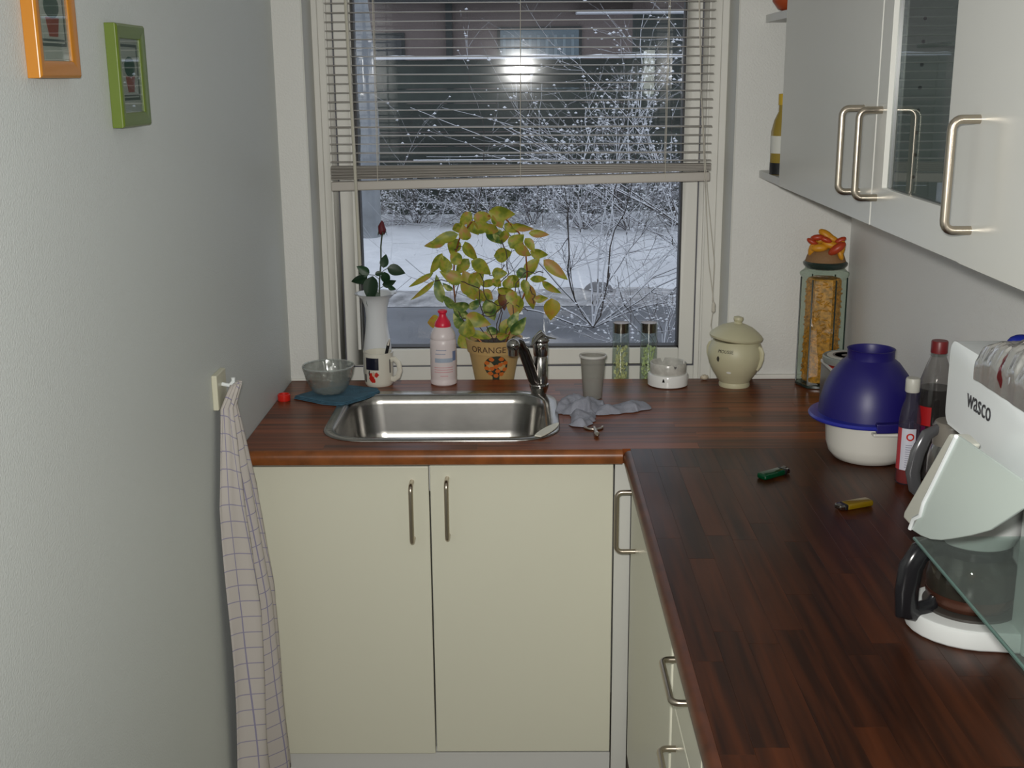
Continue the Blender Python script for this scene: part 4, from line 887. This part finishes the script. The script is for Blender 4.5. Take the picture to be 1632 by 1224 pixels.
# tilting tray: quarter-round cheek with a raised lip, hanging under the front
A_ = (-.191, .038); B_ = (-.059, -.130)     # (y,z) relative: lip ends
low = [B_, (-.095, -.124), (-.13, -.115), (-.165, -.102), (-.20, -.086), (-.255, -.060), (-.305, -.034), (-.345, -.006), (-.379, .018), (-.46, .062)]
poly = [A_]+low+[(-.46, .085), (-.372, .046)]
MB().prism(poly, -.052, -.0485).mapv(lambda x, y, z: (z, x, y)).build('tray_cheek', mat('tray_white', (.62, .71, .67), .25), wsx, .001)
lip = [(A_[0]+.004, A_[1]-.002), (-.125, -.044), (-.098, -.078), (-.090, -.098), (-.066, -.112), (B_[0]+.004, B_[1])]
MB().tube([(-.0525, p[0], p[1]) for p in lip], .003, 8).build('tray_lip', WHITEP, wsx)
MB().prism([(A_[0]+.004, A_[1]-.012), (A_[0]+.042, A_[1]-.010), (-.012, -.122), (-.010, -.132), (-.052, -.131)][::-1], -.048, -.022).mapv(lambda x, y, z: (z, x, y)).build('tray_front', mat('tray_front_cream', (.62, .62, .55), .35), wsx, .003)
gpo = MB().box(.4985, -2.35, 1.0755, XR, -1.552, 1.0805).build('glass_shelf', thin_glass('plate_glass', (.86, .92, .90), 1.5, .01, haze=.10, hazecol=(.5, .56, .54)), None, smooth=0)
tag(gpo, 'clear glass shelf on the right wall under the white appliance', 'glass shelf')
MB().tube([(.4983, -1.551, 1.078), (.4983, -2.35, 1.078)], .0022, 6).build('glass_edge', mat('green_glass_edge', (.10, .17, .15), .2), gpo)
# crumpled foil snack bag
random.seed(13)
bg_ = thing('snack_bag', 'crumpled silver foil snack bag lying on top of the white appliance', 'bag', (.636, -1.705, 1.3275))
v = []; f = []; nu, nv = 72, 120
for j in range(nv+1):
    for i in range(nu+1):
        s = -1+2*i/nu; t = -1+2*j/nv; x = s*.098; y = t*.135+.02*s
        h = max(0, (1-s**4)*(1-t**4))**.5*.052; p = Vector((x*22, y*14, 0))
        h2 = h*(.72+.35*noise.noise(p))+noise.noise(Vector((x*45, y*110, 2)))*.006*(h > .002)+(noise.noise(Vector((x*60, y*260, 5)))*.0032+noise.noise(Vector((x*30, y*60, 9)))*.006)*(h > .002)
        dr_ = max(0, -.080-x)*1.5; v.append((max(x, -.090)+.002*noise.noise(Vector((y*30, x*30, 1)))-(.004 if dr_ > 0 else 0), y, max(.001, h2)-dr_))
for j in range(nv):
    for i in range(nu): A = j*(nu+1)+i; f.append((A, A+1, A+nu+2, A+nu+1))
nvx = len(v); v += [(x, y, min(.0005, z-.001)) for (x, y, z) in v]; f += [tuple(q+nvx for q in reversed(g)) for g in f]
m = bpy.data.materials.new('foil_print'); m.use_nodes = True; nt = m.node_tree; N = nt.nodes; L = nt.links; pb = N['Principled BSDF']; pb.inputs['Metallic'].default_value = .85; pb.inputs['Roughness'].default_value = .19
tc = N.new('ShaderNodeTexCoord'); nz = N.new('ShaderNodeTexNoise'); nz.inputs['Scale'].default_value = 16; L.new(tc.outputs['Object'], nz.inputs['Vector']); r = N.new('ShaderNodeValToRGB'); e = r.color_ramp.elements
r.color_ramp.interpolation = 'CONSTANT'; e[0].position = 0; e[0].color = (.75, .74, .72, 1); e[1].position = .60; e[1].color = (.35, .01, .02, 1); L.new(nz.outputs[0], r.inputs[0]); L.new(r.outputs[0], pb.inputs['Base Color'])
o = MB().add(v, f).build('foil', m, bg_, smooth=60); 
b = MB(); b.ball((-.030, .142, .012), .015, 14, (1.2, .7, .7)); b.build('blue_corner', mat('blue_foil', (.01, .02, .22), .3, .3), bg_)

# ================================================================ outside
SNOW = mat('snow', (.82, .84, .88), .8, bump=('noise', 6, .6, .05), var=(3, .05))
ROAD = mat('wet_asphalt', (.17, .18, .20), .6, var=(1.5, .25), bump=('noise', 40, .4, .01))
def snowy(name, bark, thr=.15, amt=1.0):
    m = bpy.data.materials.new(name); m.use_nodes = True; nt = m.node_tree; N = nt.nodes; L = nt.links; b = N['Principled BSDF']; b.inputs['Roughness'].default_value = .8
    g = N.new('ShaderNodeNewGeometry'); sp = N.new('ShaderNodeSeparateXYZ'); L.new(g.outputs['Normal'], sp.inputs[0]); tc = N.new('ShaderNodeTexCoord')
    nz = N.new('ShaderNodeTexNoise'); nz.inputs['Scale'].default_value = 7; L.new(tc.outputs['Object'], nz.inputs['Vector'])
    ad = N.new('ShaderNodeMath'); ad.operation = 'ADD'; L.new(sp.outputs[2], ad.inputs[0]); L.new(nz.outputs[0], ad.inputs[1])
    gt = N.new('ShaderNodeMath'); gt.operation = 'GREATER_THAN'; gt.inputs[1].default_value = .5+thr; L.new(ad.outputs[0], gt.inputs[0])
    mx = N.new('ShaderNodeMix'); mx.data_type = 'RGBA'; mx.inputs[6].default_value = bark+(1,); mx.inputs[7].default_value = (.85*amt, .87*amt, .92*amt, 1); L.new(gt.outputs[0], mx.inputs[0]); L.new(mx.outputs[2], b.inputs['Base Color']); return m
def ground(name, y0, y1, zf, m, nx=60, ny=60, x0=-9, x1=9, amp=0, sc=1):
    v = []; f = []
    for j in range(ny+1):
        y = y0+(y1-y0)*j/ny
        for i in range(nx+1):
            x = x0+(x1-x0)*i/nx; e = 1 if 0 < j < ny else 0
            v.append((x, y, zf((y-y0)/(y1-y0))+e*amp*noise.noise(Vector((x*sc, y*sc, 3)))))
    f = [(j*(nx+1)+i, j*(nx+1)+i+1, (j+1)*(nx+1)+i+1, (j+1)*(nx+1)+i) for j in range(ny) for i in range(nx)]
    return struct(MB().add(v, f).build(name, m, None, smooth=80))
ground('road', .9, 8.5, lambda t: -.5, ROAD, 10, 10)
ground('slush_verge', 8.4, 9.3, lambda t: -.495+.05*sin(pi*t), mat('dirty_slush', (.45, .45, .46), .8, var=(6, .45), bump=('noise', 8, 1, .08)), 160, 12, amp=.05, sc=3)
ground('snow_ground', 9.2, 15.0, lambda t: -.49+.22*t, SNOW, 90, 40, amp=.05, sc=1.4)
ground('snow_ground_far', 14.9, 40, lambda t: -.32, SNOW, 10, 10, -25, 25)
for (x, y, r) in [(.75, 9.0, .10), (2.1, 9.1, .09), (2.55, 9.0, .07)]:
    q = MB().ball((0, 0, 0), r, 12, (1.5, 1, .8)).mapv(lambda a, b_, c: (a+.02*noise.noise(Vector((a*20, b_*20, c*20))), b_, c+.02*noise.noise(Vector((a*14, b_*14, c*14+4)))))
    o = q.build('slush_lump', mat('grey_slush', (.22, .22, .23), .8), None, loc=(x, y, -.44)); tag(o, 'lump of dirty grey slush at the road edge behind the bare shrub', 'slush', 'slush lumps at the road edge')
    o['label'] = {.10: 'largest lump of dirty grey slush at the road edge, seen through the bare shrub', .09: 'lump of grey slush at the road edge at the right of the window view', .07: 'smallest lump of grey slush at the far right of the road edge'}[r]
# house
hs = thing('house', 'dim pinkish brick house with dark windows across the snowy street', 'house', (0, 22, -.4))
BR = mat('house_brick', (.19, .155, .145), .85, var=(.8, .12), bump=('noise', 30, .5, .02)); DKW = mat('dark_window', (.03, .035, .04), .08)
b = MB(); b.box(-9, 0, 0, 2.2, .3, 6); b.box(2.2, .5, 0, 9, .8, 6); b.build('wall', BR, hs)
MB().box(2.2, .0, 0, 9, .45, 3.28).build('annexe', mat('dark_cladding', (.05, .06, .055), .7), hs)
MB().box(1.05, -.45, 3.26, 9, .5, 3.33).build('ledge_snow', SNOW, hs, .02)
MB().box(-3.0, -.6, 3.50, 3.6, .1, 3.70).build('eaves', mat('dark_eaves', (.035, .038, .04), .7), hs); MB().box(-1.55, -.12, 0, -1.42, 0, 3.5).build('drainpipe', mat('pipe_dark', (.03, .035, .035), .5), hs)
for (x0, x1, z0, z1, lit) in [(-.46, 1.12, 1.6, 2.98, 1), (-3.9, -2.45, 1.6, 2.88, 0), (3.3, 4.6, 1.4, 2.7, 0)]:
    w = MB().box(x0-.06, -.05, z0-.06, x1+.06, .0, z1+.06).build('window_frame', mat('dark_frame', (.03, .035, .035), .5), hs)
    MB().box(x0, -.06, z0, x1, -.05, z1).build('pane', mat('curtain_window', (.13, .18, .21), .15) if lit else DKW, w)
    if lit:
        for k in range(9): MB().box(x0+.05+k*.172, -.07, z0+.04, x0+.11+k*.172, -.06, z1-.1).build('curtain_fold', mat('curtain', (.22, .28, .31), .7), w)
# dark fence with snow along its top
fn = thing('board_fence', 'dark horizontal board fence topped with snow behind the hedge', 'fence', (0, 14.6, -.35))
FM = mat('dark_fence', (.035, .045, .038), .7, rnd=.3, var=(4, .2))
for px in range(4):
    x0 = -4.8+px*2.4
    MB().box(x0-.06, -.06, 0, x0+.06, .06, 2.27).build('post', mat('fence_post', (.05, .06, .055), .7), fn, .01)
    for k in range(11):
        z = .04+k*.202; b = MB().box(x0+.06, -.02, z, x0+2.34, .02, z+.190); o = b.build('board', FM, fn, .004, 1)
MB().box(4.74, -.06, 0, 4.86, .06, 2.27).build('post', mat('fence_post', (.05, .06, .055), .7), fn, .01)
b = MB(); n_ = 200; v = []; f = []
for i in range(n_+1):
    x = -4.9+9.8*i/n_; h = .045+.02*noise.noise(Vector((x*2, 0, 0)))+.02*abs(noise.noise(Vector((x*9, 1, 0)))); z0 = 2.265
    v += [(x, -.08, z0), (x, -.07, z0+h*.7), (x, 0, z0+h), (x, .07, z0+h*.7), (x, .08, z0)]
for i in range(n_):
    for k in range(5): f.append((i*5+k, i*5+(k+1) % 5, (i+1)*5+(k+1) % 5, (i+1)*5+k))
MB().add(v, f).build('snow_cap', SNOW, fn)
for z in (.45, .62, .85):
    MB().box(-1.6, -.085, z, .6, -.06, z+.012).build('snowy_rail', SNOW, fn)
# white post at the left of the window view
pt = thing('birch_trunk', 'pale snowy tree trunk at the left side of the window view', 'tree', (-2.0, 12.6, -.40))
MB().tube([(-.02, 0, 0), (.0, 0, .6), (.03, 0, 1.4), (0, 0, 2.3)], [.16, .13, .12, .12], 14).mapv(lambda x, y, z: (x+.015*noise.noise(Vector((x*9, y*9, z*5))), y, z)).build('trunk', mat('pale_trunk', (.26, .28, .30), .8, var=(4, .2)), pt)
MB().tube([(0, 0, 2.3), (-.05, 0, 3.2)], [.12, .09], 12).build('bough', mat('pale_trunk', (.26, .28, .30), .8, var=(4, .2)), pt)

def grow(seed, base, n_main, length, spread, rad, depth, lean=(0, 0), kids=(3, 5), dens=1.0, up=.1, up_depth=1.0, seglen=.16, bend=.18, az=None, clump=.012, clumpp=.5):
    rnd = random.Random(seed); B = MB(); S = MB()
    def tri(pts, r0, r1):
        n = len(pts); v = []; 
        for i, p in enumerate(pts):
            d = (pts[min(i+1, n-1)]-pts[max(i-1, 0)]).normalized(); a = d.orthogonal().normalized(); a = (Vector((0, 0, 1))-d*d.z); a = a.normalized() if a.length > .05 else d.orthogonal().normalized(); c = d.cross(a); r = r0+(r1-r0)*i/(n-1)
            for k in range(4): q = pi/2*k; v.append(tuple(p+a*cos(q)*r+c*sin(q)*r))
        f = [(i*4+k, i*4+(k+1) % 4, i*4+4+(k+1) % 4, i*4+4+k) for i in range(n-1) for k in range(4)]; B.add(v, f)
    def octa(p, r):
        v = [(p.x+r*1.3, p.y, p.z), (p.x, p.y+r, p.z), (p.x-r*1.3, p.y, p.z), (p.x, p.y-r, p.z), (p.x, p.y, p.z+r), (p.x, p.y, p.z-r*.6)]
        S.add(v, [(0, 1, 4), (1, 2, 4), (2, 3, 4), (3, 0, 4), (1, 0, 5), (2, 1, 5), (3, 2, 5), (0, 3, 5)])
    def br(p, d, ln, r, dep):
        n = max(3, int(ln/seglen)); pts = [p.copy()]
        for i in range(n):
            d = (d+Vector((rnd.gauss(0, bend), rnd.gauss(0, bend), rnd.gauss(0, bend)+up*.3))*.5).normalized(); p = p+d*(ln/n); pts.append(p.copy())
        tri(pts, r, r*.45)
        if dep <= 1:
            for q in pts[1:]:
                if rnd.random() < clumpp: octa(q+Vector((0, 0, r*.6)), rnd.uniform(.4, 1.2)*clump)
        if dep > 0:
            for k in range(int(rnd.randint(*kids)*dens)):
                t = rnd.uniform(.2, 1); i = min(int(t*n), n-1); q = pts[i].lerp(pts[i+1], t*n-i); dd = (d+Vector((rnd.gauss(0, .65), rnd.gauss(0, .5), rnd.gauss(0, .55)+up))).normalized(); br(q, dd, ln*rnd.uniform(.38, .7), r*.55, dep-1)
    for m_ in range(n_main):
        a = spread*(-1+2*(m_+rnd.random())/n_main); d = Vector((sin(a)+lean[0], rnd.gauss(0, .25)+lean[1], cos(a)*.9)).normalized(); br(Vector(base), d, length*rnd.uniform(.75, 1.1), rad, depth)
    return B, S
TW = snowy('twig_snowy', (.06, .05, .045), .12, .8); TW2 = snowy('twig_hedge', (.07, .055, .052), .10, .75)
def shrub(name, label, cat, loc, m, grp=None, **kw):
    t = thing(name, label, cat, loc, 0, grp); B, S = grow(base=(0, 0, 0), **kw)
    me = bpy.data.meshes.new('branches'); me.from_pydata(B.v, [], B.f); o = obj('branches', me, m, t); o['kind'] = 'stuff'
    me = bpy.data.meshes.new('snow_clumps'); me.from_pydata(S.v, [], S.f); o = obj('snow_clumps', me, SNOW, t); o['kind'] = 'stuff'
shrub('bare_shrub', 'large bare shrub with snow on its twigs fanning up right of the plant', 'shrub', (.60, 7.3, -.48), TW, seed=5, n_main=13, length=1.7, spread=1.25, rad=.009, depth=3, kids=(3, 5), up=.06, bend=.24, lean=(.15, 0), clump=.011, clumpp=.35)
shrub('bare_shrub', 'low snowy shrub at the road edge below the larger fanning shrub', 'shrub', (1.1, 6.3, -.50), TW, seed=8, n_main=12, length=.75, spread=1.4, rad=.0045, depth=2, kids=(3, 5), up=.02, bend=.25, clump=.010, clumpp=.6)
shrub('arching_branch', 'long thin snowy branches reaching up to the left behind the blind', 'branch', (1.6, 8.8, .2), TW, seed=15, n_main=4, length=2.7, spread=.35, rad=.009, depth=1, kids=(1, 3), up=-.02, bend=.05, lean=(-1.5, 0), clump=.016, clumpp=.4)
shrub('bare_tree', 'dense snow-covered branches at the right side of the window view behind the blind', 'tree', (2.0, 10.2, -.35), TW, seed=31, n_main=10, length=1.9, spread=1.0, rad=.011, depth=3, kids=(3, 5), up=.06, bend=.2, lean=(-.25, 0), clump=.016, clumpp=.45)
for i, (x, y, ln, sd) in enumerate([(-2.3, 13.6, .62, 1), (-1.5, 13.7, .62, 2), (-.7, 13.5, .60, 3), (.1, 13.6, .62, 4), (.8, 13.2, .8, 5), (1.4, 13.0, .9, 6), (2.1, 13.3, .85, 7), (2.8, 13.5, .8, 8)]):
    shrub('hedge_bush', ['leftmost', 'second from left', 'third from left', 'fourth from left', 'fifth from left', 'sixth from left', 'seventh from left', 'rightmost'][i]+' of the eight snow-dusted twiggy bushes in the hedge along the fence', 'bush', (x, y, -.36), TW2, 'hedge bushes along the fence', seed=sd+40, n_main=16, length=ln, spread=1.25, rad=.009, depth=3, kids=(3, 4), up=.03, bend=.3, seglen=.10, clump=.012, clumpp=.18)
